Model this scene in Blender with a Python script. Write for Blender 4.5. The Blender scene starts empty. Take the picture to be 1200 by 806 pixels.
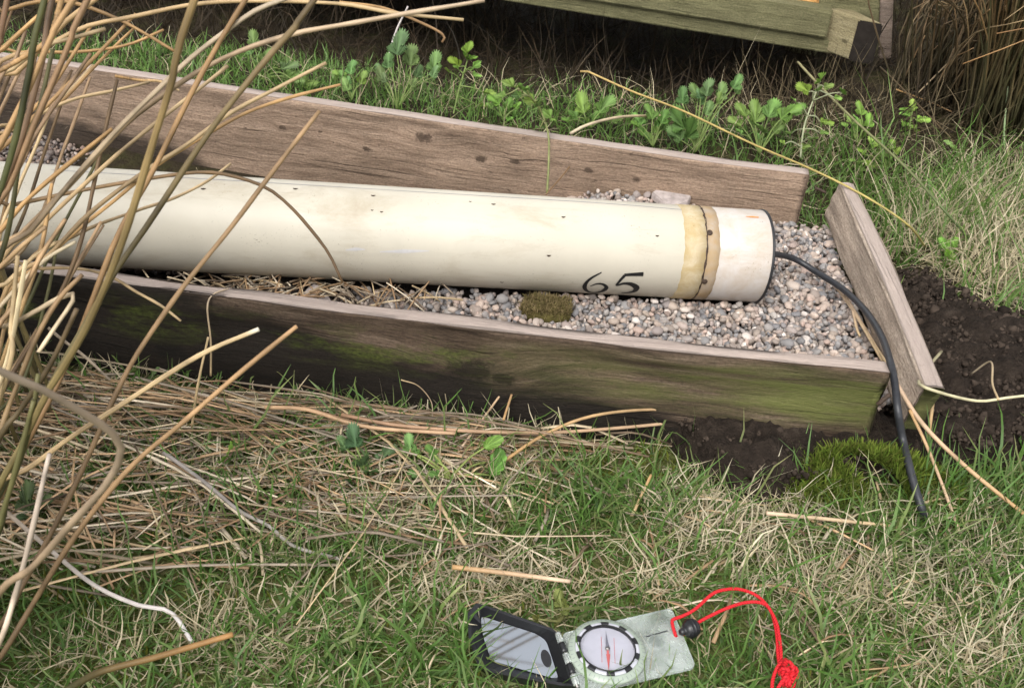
import bpy, math, random
import numpy as np
from mathutils import Matrix, Vector
random.seed(7); RNG = np.random.default_rng(11)
S = bpy.context.scene
C = S.collection
rad = math.radians

# ------------------------------------------------------------------ camera
CAM_H, PITCH, ROLL, FPX = 0.645, rad(34), rad(5), 1152.0
_f = np.array([0, math.cos(PITCH), -math.sin(PITCH)]); _r = np.array([1.0, 0, 0]); _u = np.cross(_r, _f)
CR = math.cos(ROLL) * _r + math.sin(ROLL) * _u
CU = -math.sin(ROLL) * _r + math.cos(ROLL) * _u
CF = _f
CO = np.array([0, 0, CAM_H])
cam = bpy.data.objects.new('camera', bpy.data.cameras.new('camera')); C.objects.link(cam)
m = Matrix.Identity(4)
for i in range(3):
    m[i][0], m[i][1], m[i][2], m[i][3] = CR[i], CU[i], -CF[i], CO[i]
cam.matrix_world = m
cam.data.sensor_width = 36; cam.data.lens = 36 * FPX / 1200
cam.data.clip_start = 0.01; cam.data.clip_end = 500
cam.data.dof.use_dof = True; cam.data.dof.focus_distance = 1.02; cam.data.dof.aperture_fstop = 34.56 / 1000 / 0.0011 / 1.0
S.camera = cam

# ------------------------------------------------------------------ sky, sun, exposure
SUN_EL, SUN_AZ = rad(52), math.atan2(-0.24, -0.72)          # high, from the left and a little behind the viewer
w = bpy.data.worlds.new('World'); S.world = w; w.use_nodes = True
nt = w.node_tree
sky = nt.nodes.new('ShaderNodeTexSky'); sky.sky_type = 'NISHITA'; sky.sun_disc = False
sky.sun_elevation = SUN_EL; sky.sun_rotation = SUN_AZ; sky.dust_density = 3.0
hs = nt.nodes.new('ShaderNodeHueSaturation'); hs.inputs['Saturation'].default_value = 0.12
nt.links.new(sky.outputs[0], hs.inputs['Color'])
bg = nt.nodes['Background']; bg.inputs['Strength'].default_value = 0.15
nt.links.new(hs.outputs[0], bg.inputs['Color'])
sl = bpy.data.lights.new('sun', 'SUN'); sl.energy = 1.05; sl.angle = rad(36); sl.color = (1, 0.96, 0.90)
so = bpy.data.objects.new('sun', sl); C.objects.link(so)
sd = Vector((math.sin(SUN_AZ) * math.cos(SUN_EL), math.cos(SUN_AZ) * math.cos(SUN_EL), math.sin(SUN_EL)))
so.rotation_euler = sd.to_track_quat('Z', 'Y').to_euler(); so.location = sd * 20
S.view_settings.view_transform = 'Standard'; S.view_settings.look = 'None'
S.view_settings.exposure = 1.06; S.view_settings.gamma = 1.0
S.cycles.max_bounces = 8; S.cycles.transparent_max_bounces = 8

# ------------------------------------------------------------------ survey helpers: photograph measurement -> world point
def ray(px, py):
    return CF + CR * (px - 600) / FPX + CU * (403 - py) / FPX
def P(px, py, d):
    return CO + ray(px, py) * d
def G(px, py, z=0.0):
    r = ray(px, py); return CO + r * ((z - CAM_H) / r[2])
def proj(X):
    X = np.asarray(X, float) - CO
    d = X @ CF
    return 600 + FPX * (X @ CR) / d, 403 - FPX * (X @ CU) / d, d
_ns = np.random.default_rng(5)
_K = [(_ns.normal(size=(10, 2)), _ns.uniform(0, 6.28, 10)) for _ in range(12)]
def noise(x, y, f, s=0):
    k, p = _K[s % 12]; x = np.asarray(x, float); y = np.asarray(y, float)
    v = np.zeros(np.broadcast(x, y).shape)
    for (a, b), q in zip(k, p):
        v = v + np.sin(f * (a * x + b * y) + q)
    return v / 3.2
def sstep(a, b, x):
    t = np.clip((x - a) / (b - a), 0, 1); return t * t * (3 - 2 * t)
def gz(x, y):
    x = np.asarray(x, float); y = np.asarray(y, float)
    z = 0.006 * noise(x, y, 9, 1) + 0.004 * noise(x, y, 23, 2)
    z = z + 0.035 * sstep(1.40, 1.55, y) - 0.12 * sstep(1.72, 2.0, y - 0.25 * sstep(.45, .75, x)) * sstep(1.3, .8, x)
    z = z + 0.02 * sstep(.47, .6, x) * sstep(.75, .9, y)
    z = z + .022 * np.exp(-((x - .40) / .07) ** 2 - ((y - .735) / .035) ** 2)
    box = sstep(-1.3, -1.2, x) * sstep(.43, .39, x) * sstep(.83, .86, y) * sstep(1.40, 1.34, y)
    return z * (1 - box)

# ------------------------------------------------------------------ mesh helpers
ORG = {}
def link(o, parent=None):
    C.objects.link(o)
    if parent is not None: o.parent = parent
    return o
def tag(o, label=None, cat=None, group=None, kind=None):
    if label: o['label'] = label
    if cat: o['category'] = cat
    if group: o['group'] = group
    if kind: o['kind'] = kind
    return o
def thing(name, loc, label, cat, group=None):
    o = bpy.data.objects.new(name, None); C.objects.link(o)
    o.empty_display_size = 0.02; o.location = tuple(loc); ORG[o] = np.array(loc, float)
    return tag(o, label, cat, group)
def arr(name, V, F, mat, parent=None, col=None, crd=None, smooth=True):
    V = np.asarray(V, float)
    if parent is not None: org = ORG[parent]
    else: org = np.array([V[:, 0].mean(), V[:, 1].mean(), V[:, 2].min()])
    me = bpy.data.meshes.new(name)
    if isinstance(F, np.ndarray):
        k = F.shape[1]; n = len(F)
        me.vertices.add(len(V)); me.vertices.foreach_set('co', (V - org).astype(np.float32).ravel())
        me.loops.add(n * k); me.loops.foreach_set('vertex_index', F.astype(np.int32).ravel())
        me.polygons.add(n); me.polygons.foreach_set('loop_start', np.arange(0, n * k, k, dtype=np.int32))
        me.update(calc_edges=True)
    else:
        me.from_pydata([tuple(v) for v in V - org], [], F); me.update()
    me.polygons.foreach_set('use_smooth', np.full(len(me.polygons), smooth))
    if col is not None:
        col = np.asarray(col, float)
        if col.ndim == 1: col = np.tile(col, (len(V), 1))
        a = me.color_attributes.new('Col', 'FLOAT_COLOR', 'POINT')
        a.data.foreach_set('color', np.concatenate([col[:, :3], np.ones((len(V), 1))], 1).astype(np.float32).ravel())
    if crd is not None:
        a = me.attributes.new('crd', 'FLOAT_VECTOR', 'POINT')
        a.data.foreach_set('vector', np.asarray(crd, np.float32).ravel())
    me.materials.append(mat)
    o = bpy.data.objects.new(name, me); link(o, parent)
    if parent is None: o.location = tuple(org)
    ORG[o] = org
    return o
def spline(pts, n):
    p = np.asarray(pts, float)
    if len(p) == 2:
        t = np.linspace(0, 1, n)[:, None]; return p[0] * (1 - t) + p[1] * t
    p = np.vstack([2 * p[0] - p[1], p, 2 * p[-1] - p[-2]])
    d = np.r_[0, np.cumsum(np.linalg.norm(np.diff(p[1:-1], axis=0), axis=1))]; d /= d[-1]
    t = np.linspace(0, 1, n); out = []
    for q in t:
        i = min(max(np.searchsorted(d, q, 'right') - 1, 0), len(d) - 2)
        u = (q - d[i]) / max(d[i + 1] - d[i], 1e-9)
        a, b, c, e = p[i], p[i + 1], p[i + 2], p[i + 3]
        out.append(.5 * (2 * b + (c - a) * u + (2 * a - 5 * b + 4 * c - e) * u * u + (3 * b - 3 * c + e - a) * u ** 3))
    return np.array(out)
def tube(path, r, sides=8, cap=True, flat=1.0):
    p = np.asarray(path, float); n = len(p)
    r = np.full(n, r) if np.isscalar(r) else np.asarray(r, float)
    t = np.gradient(p, axis=0); t /= np.linalg.norm(t, axis=1)[:, None] + 1e-12
    a = np.array([0, 0, 1.0]) if abs(t[0][2]) < .9 else np.array([1.0, 0, 0])
    if cap:
        p = np.vstack([p[:1], p, p[-1:]]); t = np.vstack([t[:1], t, t[-1:]]); r = np.r_[1e-5, r, 1e-5]; n += 2
    V = np.empty((n, sides, 3)); ang = np.linspace(0, 2 * np.pi, sides, endpoint=False)
    for i in range(n):
        u = np.cross(t[i], a); u /= np.linalg.norm(u) + 1e-12; v = np.cross(u, t[i]); a = v
        V[i] = p[i] + r[i] * (np.cos(ang)[:, None] * u + flat * np.sin(ang)[:, None] * v)
    i = np.arange(n - 1)[:, None] * sides; j = np.arange(sides)[None]; k = (j + 1) % sides
    F = np.stack([i + j, i + k, i + sides + k, i + sides + j], -1).reshape(-1, 4)
    return V.reshape(-1, 3), F
class Bag:
    def __init__(s): s.V = []; s.F = []; s.C = []; s.n = 0
    def add(s, V, F, col=None):
        s.V.append(V); s.F.append(np.asarray(F) + s.n); s.n += len(V)
        if col is not None:
            col = np.asarray(col, float); s.C.append(np.tile(col, (len(V), 1)) if col.ndim == 1 else col)
    def out(s, name, mat, parent=None, smooth=True):
        return arr(name, np.vstack(s.V), np.vstack(s.F), mat, parent, np.vstack(s.C) if s.C else None, smooth=smooth)
def ringcol(c0, c1, nrings, sides):                      # colour along a tube
    t = np.linspace(0, 1, nrings)[:, None]
    return np.repeat(np.array(c0) * (1 - t) + np.array(c1) * t, sides, 0)
def poly_in(px, py, poly):
    px = np.asarray(px); py = np.asarray(py); c = np.zeros(px.shape, bool); n = len(poly)
    for i in range(n):
        (x0, y0), (x1, y1) = poly[i], poly[(i + 1) % n]
        if y0 != y1: c ^= ((y0 > py) != (y1 > py)) & (px < (x1 - x0) * (py - y0) / (y1 - y0) + x0)
    return c
def ell(px, py, cx, cy, rx, ry):
    return np.exp(-(((px - cx) / rx) ** 2 + ((py - cy) / ry) ** 2))

# ------------------------------------------------------------------ materials
class N:
    def __init__(s, name):
        s.m = bpy.data.materials.new(name); s.m.use_nodes = True; s.t = s.m.node_tree; s.b = s.t.nodes['Principled BSDF']
    def n(s, typ, **k):
        o = s.t.nodes.new('ShaderNode' + typ)
        for a, v in k.items():
            if a in o.inputs and not hasattr(o, a): s.set(o.inputs[a], v)
            elif hasattr(o, a): setattr(o, a, v)
            else: s.set(o.inputs[a.replace('_', ' ')], v)
        return o
    def set(s, i, v):
        if hasattr(v, 'is_output'): s.t.links.new(v, i)
        elif isinstance(v, (tuple, list)) and i.type == 'RGBA' and len(v) == 3: i.default_value = (*v, 1)
        else: i.default_value = v
    def crd(s, name='crd'): return s.n('Attribute', attribute_name=name).outputs['Vector']
    def obj(s): return s.n('TexCoord').outputs['Object']
    def map(s, v, sc, loc=(0, 0, 0)): return s.n('Mapping', Vector=v, Scale=sc, Location=loc).outputs[0]
    def noise(s, v, scale=5, detail=4, rough=.55, dist=0.0):
        o = s.n('TexNoise', Scale=scale, Detail=detail, Roughness=rough, Distortion=dist); s.set(o.inputs['Vector'], v); return o.outputs['Fac']
    def ramp(s, f, stops):
        o = s.n('ValToRGB'); r = o.color_ramp; s.set(o.inputs[0], f)
        while len(r.elements) < len(stops): r.elements.new(.5)
        for e, (p, c) in zip(r.elements, stops):
            e.position = p; e.color = (*c, 1) if not np.isscalar(c) else (c, c, c, 1)
        return o.outputs['Color']
    def mix(s, f, a, b, mode='MIX'):
        o = s.n('Mix', data_type='RGBA', blend_type=mode)
        s.set(o.inputs[0], f); s.set(o.inputs[6], a); s.set(o.inputs[7], b); return o.outputs[2]
    def math(s, op, a, b=0.0, c=0.0):
        o = s.n('Math', operation=op); s.set(o.inputs[0], a); s.set(o.inputs[1], b); s.set(o.inputs[2], c); return o.outputs[0]
    def mr(s, v, a, b, c=0.0, d=1.0):
        o = s.n('MapRange'); 
        for i, q in zip(('Value', 'From Min', 'From Max', 'To Min', 'To Max'), (v, a, b, c, d)): s.set(o.inputs[i], q)
        return o.outputs[0]
    def bump(s, h, st=.3, d=.002): 
        s.set(s.b.inputs['Normal'], s.n('Bump', Height=h, Strength=st, Distance=d).outputs[0])
    def done(s, col=None, rough=.8, spec=.3, **k):
        if col is not None: s.set(s.b.inputs['Base Color'], col)
        s.set(s.b.inputs['Roughness'], rough); s.set(s.b.inputs['Specular IOR Level'], spec)
        for a, v in k.items(): s.set(s.b.inputs[a.replace('_', ' ')], v)
        return s.m
def vmat(name, rough=.6, spec=.25, trans=0.0, var=.35, scale=60, bump=.15):
    q = N(name); c = q.n('Attribute', attribute_name='Col').outputs['Color']
    f = q.noise(q.obj(), scale, 3, .6)
    c2 = q.mix(1.0, c, q.ramp(f, [(.25, 1 - var), (.75, 1 + var * .6)]), 'MULTIPLY')
    q.bump(q.noise(q.obj(), scale * 4, 3), bump, .001)
    mm = q.done(c2, rough, spec)
    if trans:
        t = q.n('BsdfTranslucent', Color=c2); x = q.n('MixShader', Fac=trans)
        q.t.links.new(q.b.outputs[0], x.inputs[1]); q.t.links.new(t.outputs[0], x.inputs[2])
        q.t.links.new(x.outputs[0], q.t.nodes['Material Output'].inputs[0])
    return mm
def plain(name, col, rough=.5, spec=.4, var=.15, scale=80, bump=.0, **k):
    q = N(name); f = q.noise(q.obj(), scale, 4, .6)
    c = q.mix(1.0, col, q.ramp(f, [(.3, 1 - var), (.7, 1 + var)]), 'MULTIPLY')
    if bump: q.bump(q.noise(q.obj(), scale * 2, 4), bump, .002)
    return q.done(c, rough, spec, **k)

M = {}
M['grass'] = vmat('grass_blade', .45, .35, .42, .25, 40)
M['straw'] = vmat('dry_stem', .55, .3, .0, .35, 45)
M['dead'] = vmat('dead_grass', .65, .2, .35, .3, 60)
M['leaf'] = vmat('leaf', .55, .28, .22, .30, 70, .3)
M['moss'] = vmat('moss', .9, .05, .15, .4, 90)
M['crumb'] = vmat('soil_crumb', .95, .08, 0, .4, 120, .4)

def ground_mat():
    q = N('ground'); v = q.obj(); a = q.noise(v, 14, 6, .65); b = q.noise(v, 70, 5, .7); c = q.noise(v, 5, 4)
    col = q.ramp(a, [(.30, (.018, .013, .009)), (.48, (.030, .023, .014)), (.62, (.040, .038, .015)), (.8, (.07, .058, .034))])
    col = q.mix(1.0, col, q.ramp(b, [(.2, .55), (.8, 1.5)]), 'MULTIPLY')
    sx = q.n('SeparateXYZ', Vector=v)
    turf = q.ramp(q.noise(v, 45, 5, .7), [(.3, (.055, .065, .020)), (.5, (.10, .115, .035)), (.7, (.20, .17, .09))])
    geo = q.n('NewGeometry').outputs['Position']; px = q.n('SeparateXYZ', Vector=geo)
    col = q.mix(q.math('MULTIPLY', q.mr(px.outputs[1], .86, .78), .85), col, turf)
    q.bump(q.math('ADD', b, q.noise(v, 220, 4)), .8, .006); return q.done(col, .95, .1)
M['ground'] = ground_mat()
def soil_mat():
    q = N('peaty_soil'); v = q.obj(); a = q.noise(v, 60, 6, .7); b = q.noise(v, 190, 4, .7)
    col = q.ramp(a, [(.25, (.012, .009, .007)), (.55, (.034, .025, .019)), (.8, (.07, .054, .042))])
    q.bump(q.math('ADD', a, b), 1.0, .008); return q.done(col, .95, .12)
M['soil'] = soil_mat()

def wood(name, dark, mid, light, knots=(), moss=0.0, moss_z=0.0, damp=0.0, rot=0.0, top=None, spots=.5, blackx=None, dslope=.26, green=None, gs=1.0, endc=None):
    """crd = (metres along, metres across the face, face id: 0 top, 1 front, 2 back, 3 ends)"""
    q = N(name); v = q.crd(); sx = q.n('SeparateXYZ', Vector=v); X, Y = sx.outputs[0], sx.outputs[1]
    warp = q.noise(q.map(v, (3, 8, 1)), 1.0, 3)
    Yw = q.math('ADD', Y, q.math('MULTIPLY', q.math('SUBTRACT', warp, .5), .022))
    km = None
    for (kx, ky, kr) in knots:
        d = q.n('VectorMath', operation='LENGTH')
        q.set(d.inputs[0], q.n('Combine XYZ'.replace(' ', ''), X=q.math('MULTIPLY', q.math('SUBTRACT', X, kx), .55), Y=q.math('SUBTRACT', Y, ky)).outputs[0])
        g = q.mr(q.math('ADD', d.outputs['Value'], q.math('MULTIPLY', q.math('SUBTRACT', q.noise(q.map(v, (160, 160, 1)), 1.0, 4, .7), .5), kr * 1.3)), kr * .45, kr * .8, 1, 0)
        Yw = q.math('ADD', Yw, q.math('MULTIPLY', q.mr(d.outputs['Value'], 0, kr * 3, 1, 0), kr * .9))
        km = g if km is None else q.math('MAXIMUM', km, g)
    vv = q.n('CombineXYZ', X=X, Y=Yw, Z=sx.outputs[2]).outputs[0]
    g1 = q.noise(q.map(vv, (9.0 * gs, 130 * gs, 3)), 1.0, 6, .72)
    g2 = q.noise(q.map(vv, (70 * gs, 620 * gs, 5)), 1.0, 5, .75)
    big = q.noise(q.map(v, (9, 26, 3)), 1.0, 6, .65)
    col = q.ramp(g1, [(.28, dark), (.5, mid), (.72, light)])
    col = q.mix(1.0, col, q.ramp(g2, [(.32, .68), (.62, 1.14)]), 'MULTIPLY')
    col = q.mix(1.0, col, q.ramp(big, [(.3, .68), (.7, 1.25)]), 'MULTIPLY')
    sp = q.noise(q.map(v, (60, 90, 10)), 1.0, 3, .6)
    col = q.mix(q.mr(sp, .66, .74, 0, spots), col, tuple(c * .3 for c in dark))
    if km is not None: col = q.mix(q.math('MULTIPLY', km, .85), col, tuple(c * .35 for c in dark))
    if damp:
        dn = q.math('ADD', q.math('MULTIPLY', Y if blackx is None else q.math('ADD', Y, q.math('MULTIPLY', q.math('SUBTRACT', X, blackx), dslope)), 9.0), q.math('MULTIPLY', q.noise(q.map(v, (4.5, 12, 2)), 1.0, 5, .6), 1.5))
        col = q.mix(q.math('MULTIPLY', q.mr(dn, 1.25 - rot, 1.02 - rot), damp), col, (.012, .010, .008))  # near-black lower part: wet foot of the front board, left wedge of the back
    iso = q.noise(q.map(v, (260, 420, 90)), 1.0, 5, .75)
    col = q.mix(1.0, col, q.ramp(iso, [(.34, .66), (.5, 1.0), (.68, 1.28)]), 'MULTIPLY')
    ck = q.noise(q.map(vv, (5.0, 330, 3)), 1.0, 4, .6, .3)
    col = q.mix(q.math('MULTIPLY', q.mr(ck, .63, .70), q.mr(q.noise(q.map(v, (7, 20, 2)), 1, 3), .42, .58)), col, tuple(c * .22 for c in dark))
    if moss:
        mn = q.noise(q.map(v, (9, 26, 2)), 1.0, 5, .65)
        zz = q.math('MULTIPLY', q.mr(q.math('ABSOLUTE', q.math('SUBTRACT', Y, moss_z)), .008, .034, 1, 0), q.mr(X, .95, .80))
        mm = q.math('MULTIPLY', q.mr(mn, .50, .64), zz)
        col = q.mix(q.math('MULTIPLY', mm, moss), col, q.ramp(q.noise(q.map(v, (200, 260, 2)), 1, 3), [(.3, (.03, .035, .010)), (.7, (.09, .11, .022))]))
    if green:
        (gx, amt, gc) = green
        gm = q.math('MULTIPLY', q.mr(X, gx - .28, gx + .05), q.mr(q.noise(q.map(v, (6, 50, 2)), 1.0, 5, .65), .34, .58))
        gm = q.math('MULTIPLY', gm, q.math('MULTIPLY', q.mr(q.math('ADD', Y, q.math('MULTIPLY', big, .03)), .070, .092), q.mr(Y, .134, .118)))
        col = q.mix(q.math('MULTIPLY', gm, amt), col, gc)
    if top:
        isf = q.math('LESS_THAN', sx.outputs[2], .5)
        tc = q.mix(1.0, q.ramp(g1, [(.25, tuple(c * .78 for c in top)), (.6, top), (.8, tuple(min(1, c * 1.1) for c in top))]), q.ramp(g2, [(.3, .88), (.65, 1.05)]), 'MULTIPLY')
        tc = q.mix(q.mr(sp, .66, .76, 0, .35), tc, tuple(c * .45 for c in top))
        col = q.mix(isf, col, tc)
    if endc:
        ie = q.math('GREATER_THAN', sx.outputs[2], 2.5)
        col = q.mix(ie, col, q.mix(1.0, endc, q.ramp(q.noise(q.map(v, (60, 120, 1)), 1, 4), [(.3, .5), (.7, 1.3)]), 'MULTIPLY'))
    q.bump(q.math('SUBTRACT', q.math('ADD', q.math('MULTIPLY', g1, 1.0), q.math('MULTIPLY', g2, .7)), q.math('SUBTRACT', q.math('MULTIPLY', q.mr(ck, .6, .7), .6), q.math('MULTIPLY', iso, .5))), .9, .003)
    return q.done(col, .82, .2)
TOP = (.43, .35, .305)
M['w_front'] = wood('weathered_dark_timber', (.034, .023, .016), (.092, .063, .043), (.175, .128, .092), knots=[(.717, .086, .020), (.752, .080, .011), (.40, .06, .015)],
                    moss=.9, moss_z=.096, damp=.9, rot=-.22, blackx=.86, dslope=.11, top=TOP, green=(.98, .72, (.115, .135, .032)), endc=(.05, .045, .02))
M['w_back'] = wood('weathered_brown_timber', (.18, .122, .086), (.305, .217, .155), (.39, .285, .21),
                   knots=[(.996, .118, .010), (.912, .088, .006), (1.08, .100, .007), (1.13, .103, .006), (1.30, .105, .005), (1.233, .107, .006), (.783, .10, .005)], damp=.85, rot=.10, blackx=.60, top=TOP, spots=.8)
M['w_end'] = wood('pale_sawn_timber', (.27, .21, .165), (.42, .335, .265), (.52, .425, .34), top=TOP, spots=.7, endc=(.085, .085, .03))
M['w_bench'] = wood('green_stained_timber', (.105, .100, .048), (.16, .15, .078), (.21, .195, .105), spots=.6, knots=[(.25, .04, .008)])
M['w_block'] = wood('tan_green_timber', (.22, .18, .095), (.30, .255, .145), (.37, .32, .195), spots=.6, knots=[(.06, .03, .006)])
M['w_endgrain'] = plain('dark_end_grain', (.022, .018, .015), .9, .1, .3, 60, .4)
M['w_post'] = wood('pinkish_timber', (.13, .095, .075), (.22, .17, .135), (.28, .22, .18), spots=.6)
M['w_orange'] = wood('orange_timber', (.40, .18, .05), (.66, .36, .12), (.75, .48, .2), spots=.2)

def pipe_mat(name, base, stain=None, st_amt=0.0, speck=.4, lines=False, cracks=0.0, rough=.42, dirt=0.0):
    q = N(name); v = q.crd(); a = q.noise(v, 9, 5, .6); b = q.noise(v, 120, 4, .65); f = q.noise(q.map(v, (3, 60, 60)), 1.0, 4, .6)
    col = q.mix(1.0, base, q.ramp(a, [(.3, .90), (.7, 1.06)]), 'MULTIPLY')
    col = q.mix(q.mr(f, .60, .74, 0, .22), col, tuple(c * .62 for c in base))
    col = q.mix(q.mr(b, .70, .76, 0, speck), col, (.09, .075, .055))
    if stain:
        n2 = q.noise(v, 38, 6, .7, .6)
        col = q.mix(q.mr(n2, .40, .66, 0, st_amt), col, stain)
    if dirt:
        d1 = q.noise(q.map(v, (7, 22, 22)), 1.0, 7, .72, .4)
        col = q.mix(q.mr(d1, .52, .78, 0, dirt), col, (.30, .235, .15))
        sc = q.noise(q.map(v, (5, 700, 700)), 1.0, 3, .6); sm = q.noise(v, 16, 3)
        col = q.mix(q.math('MULTIPLY', q.mr(sc, .66, .72, 0, .5), q.mr(sm, .5, .62)), col, (.20, .17, .13))
        sp2 = q.noise(v, 420, 3, .7)
        col = q.mix(q.math('MULTIPLY', q.mr(sp2, .62, .68, 0, .7), q.mr(q.noise(v, 22, 4), .48, .66)), col, (.12, .09, .06))
    if cracks:
        vo = q.n('TexVoronoi', feature='DISTANCE_TO_EDGE', Scale=60.0); q.set(vo.inputs['Vector'], v)
        col = q.mix(q.math('MULTIPLY', q.mr(vo.outputs['Distance'], .0, .05, 1, 0), cracks), col, (.10, .07, .04))
    q.bump(q.noise(v, 60, 3), .06, .002)
    return q.done(col, rough, .4)
M['cream'] = pipe_mat('cream_plastic', (.505, .465, .38), dirt=.75)
M['tape'] = pipe_mat('yellowed_tape', (.38, .285, .135), (.49, .42, .30), .8, .9, rough=.6, dirt=.9)
M['tape2'] = pipe_mat('brown_adhesive', (.34, .235, .125), (.33, .285, .24), .9, .9, rough=.7, dirt=.8)
M['collar'] = pipe_mat('white_plastic', (.50, .46, .425), (.40, .31, .22), .6, .6, dirt=.6)
M['black'] = plain('black_rubber', (.018, .018, .02), .45, .4, .3, 200, .1)
M['paint'] = plain('black_paint', (.012, .012, .012), .5, .3, .2, 300)
M['cable'] = plain('black_cable', (.022, .023, .027), .42, .45, .25, 150, .15)
M['lidblack'] = plain('black_plastic', (.012, .012, .014), .33, .45, .2, 300, .08)
M['redcord'] = None
q = N('red_cord'); vv = q.crd(); wv = q.n('TexWave', Scale=1.0, Distortion=0.0, wave_type='BANDS', bands_direction='DIAGONAL'); q.set(wv.inputs['Vector'], q.map(vv, (260, 260, 0)))
q.bump(wv.outputs['Fac'], .6, .0006); M['redcord'] = q.done(q.mix(q.mr(wv.outputs['Fac'], .0, .5), (.30, .006, .010), (.60, .016, .024)), .65, .25)
q = N('mirror_glass'); M['mirror'] = q.done((.47, .50, .54), .04, .5, Metallic=1.0)
q = N('scuffed_clear_plastic'); f = q.noise(q.obj(), 90, 5, .7); f2 = q.noise(q.obj(), 35, 4)
q.set(q.b.inputs['Transmission Weight'], q.mr(f2, .35, .7, .90, .66)); q.bump(f, .06, .001)
M['acrylic'] = q.done((.80, .86, .83), q.mr(f, .3, .7, .08, .32), .5, IOR=1.3)
q = N('clear_dome'); M['glass'] = q.done((.97, .97, 1), .03, .5, IOR=1.15, Transmission_Weight=1.0)
M['glow'] = plain('pale_green_plastic', (.30, .35, .29), .35, .5, .06, 200)
M['dial'] = plain('white_dial', (.46, .46, .51), .5, .3, .05, 100)
M['red'] = plain('red_mark', (.55, .13, .12), .5, .3, .1, 200)
M['greymark'] = plain('grey_mark', (.16, .16, .19), .4, .4, .1, 200)
M['steel'] = plain('worn_steel', (.35, .33, .31), .4, .5, .2, 200, Metallic=.8)
M['rust'] = plain('rusty_metal', (.05, .032, .022), .7, .3, .4, 300, .3)
M['stone'] = plain('grey_stone', (.36, .31, .29), .85, .2, .3, 90, .4)
M['lilac'] = plain('lilac_scuff', (.47, .455, .45), .6, .3, .1, 100)
M['ltan'] = plain('orange_mark', (.60, .22, .06), .6, .3, .2, 200)
q = N('pebble'); oi = q.n('ObjectInfo').outputs['Random']
PEB = [(0.0, (.15, .155, .17)), (.14, (.27, .27, .275)), (.28, (.42, .33, .29)), (.40, (.21, .215, .23)), (.52, (.34, .325, .31)), (.66, (.48, .40, .35)), (.78, (.19, .175, .17)), (.90, (.40, .34, .29)), (1.0, (.66, .63, .61))]
PEB = [(a, (c[0] * .95, c[1] * .895, c[2] * .85)) for a, c in PEB]
pc = q.ramp(oi, PEB); f = q.noise(q.obj(), 260, 4, .65)
q.bump(f, .15, .001); M['pebble'] = q.done(q.mix(1.0, pc, q.ramp(f, [(.3, .72), (.7, 1.2)]), 'MULTIPLY'), .7, .3)
M['pebbles'] = vmat('pebbles', .7, .3, 0, .3, 260, .15)

# ------------------------------------------------------------------ ground
def axis(a, b, step, far):
    c = np.arange(a, b + step / 2, step); g = np.geomspace(step * 2, far, 26)
    return np.r_[c[0] - g[::-1], c, c[-1] + g]
gx, gy = axis(-1.5, 1.5, .0125, 90), axis(.3, 2.6, .0125, 90)
XX, YY = np.meshgrid(gx, gy)
near = sstep(3.5, 2.2, np.hypot(XX, YY - 1.3))
ZZ = gz(XX, YY) * near
V = np.stack([XX, YY, ZZ], -1).reshape(-1, 3); nx = len(gx)
i = (np.arange(len(gy) - 1)[:, None] * nx + np.arange(nx - 1)[None]).ravel()
tag(arr('ground', V, np.stack([i, i + 1, i + nx + 1, i + nx], 1), M['ground']), 'dark moist ground under the grass and moss', kind='structure')

# bare soil beside the frame: a rough sheet lying on the ground
SOIL = [(1020, 330), (1070, 318), (1120, 352), (1160, 385), (1260, 400), (1260, 520), (1190, 528), (1130, 540), (1085, 512), (1052, 500), (1040, 440)]
SOIL2 = [(790, 490), (850, 458), (960, 468), (1045, 474), (1095, 478), (1110, 520), (1070, 545), (1010, 548), (950, 560), (900, 566), (850, 545), (815, 522)]
def soil_sheet(name, poly, label, lift):
    w3 = np.array([G(*p, lift * .7) for p in poly]); lo, hi = w3.min(0), w3.max(0); st = .006
    xs = np.arange(lo[0] - .02, hi[0] + .02, st); ys = np.arange(lo[1] - .02, hi[1] + .02, st)
    X, Y = np.meshgrid(xs, ys)
    X2 = X + .012 * noise(X, Y, 30, 4); Y2 = Y + .012 * noise(X, Y, 34, 5)
    ins = poly_in(X2, Y2, [tuple(p[:2]) for p in w3])
    k = ins.astype(float)
    for _ in range(5):
        k[1:-1, 1:-1] = (k[1:-1, 1:-1] * 2 + k[:-2, 1:-1] + k[2:, 1:-1] + k[1:-1, :-2] + k[1:-1, 2:]) / 6
    Z = gz(X, Y) - .012 + k * lift + k * (.006 * np.abs(noise(X, Y, 70, 6)) + .004 * noise(X, Y, 160, 7) + RNG.normal(0, .0013, X.shape))
    n = len(xs); i = (np.arange(len(ys) - 1)[:, None] * n + np.arange(n - 1)[None])
    keep = (k[:-1, :-1] > .02)
    V = np.stack([X, Y, Z], -1).reshape(-1, 3); i = i[keep]
    F = np.stack([i, i + 1, i + n + 1, i + n], 1); used = np.unique(F); mp = -np.ones(len(V), int); mp[used] = np.arange(len(used))
    return tag(arr(name, V[used], mp[F], M['soil']), label, kind='structure')
soil_sheet('bare_soil', SOIL, 'dark crumbly soil beside the end board', .046)
soil_sheet('bare_soil', SOIL2, 'patch of dark soil below the front board', .046)

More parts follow.
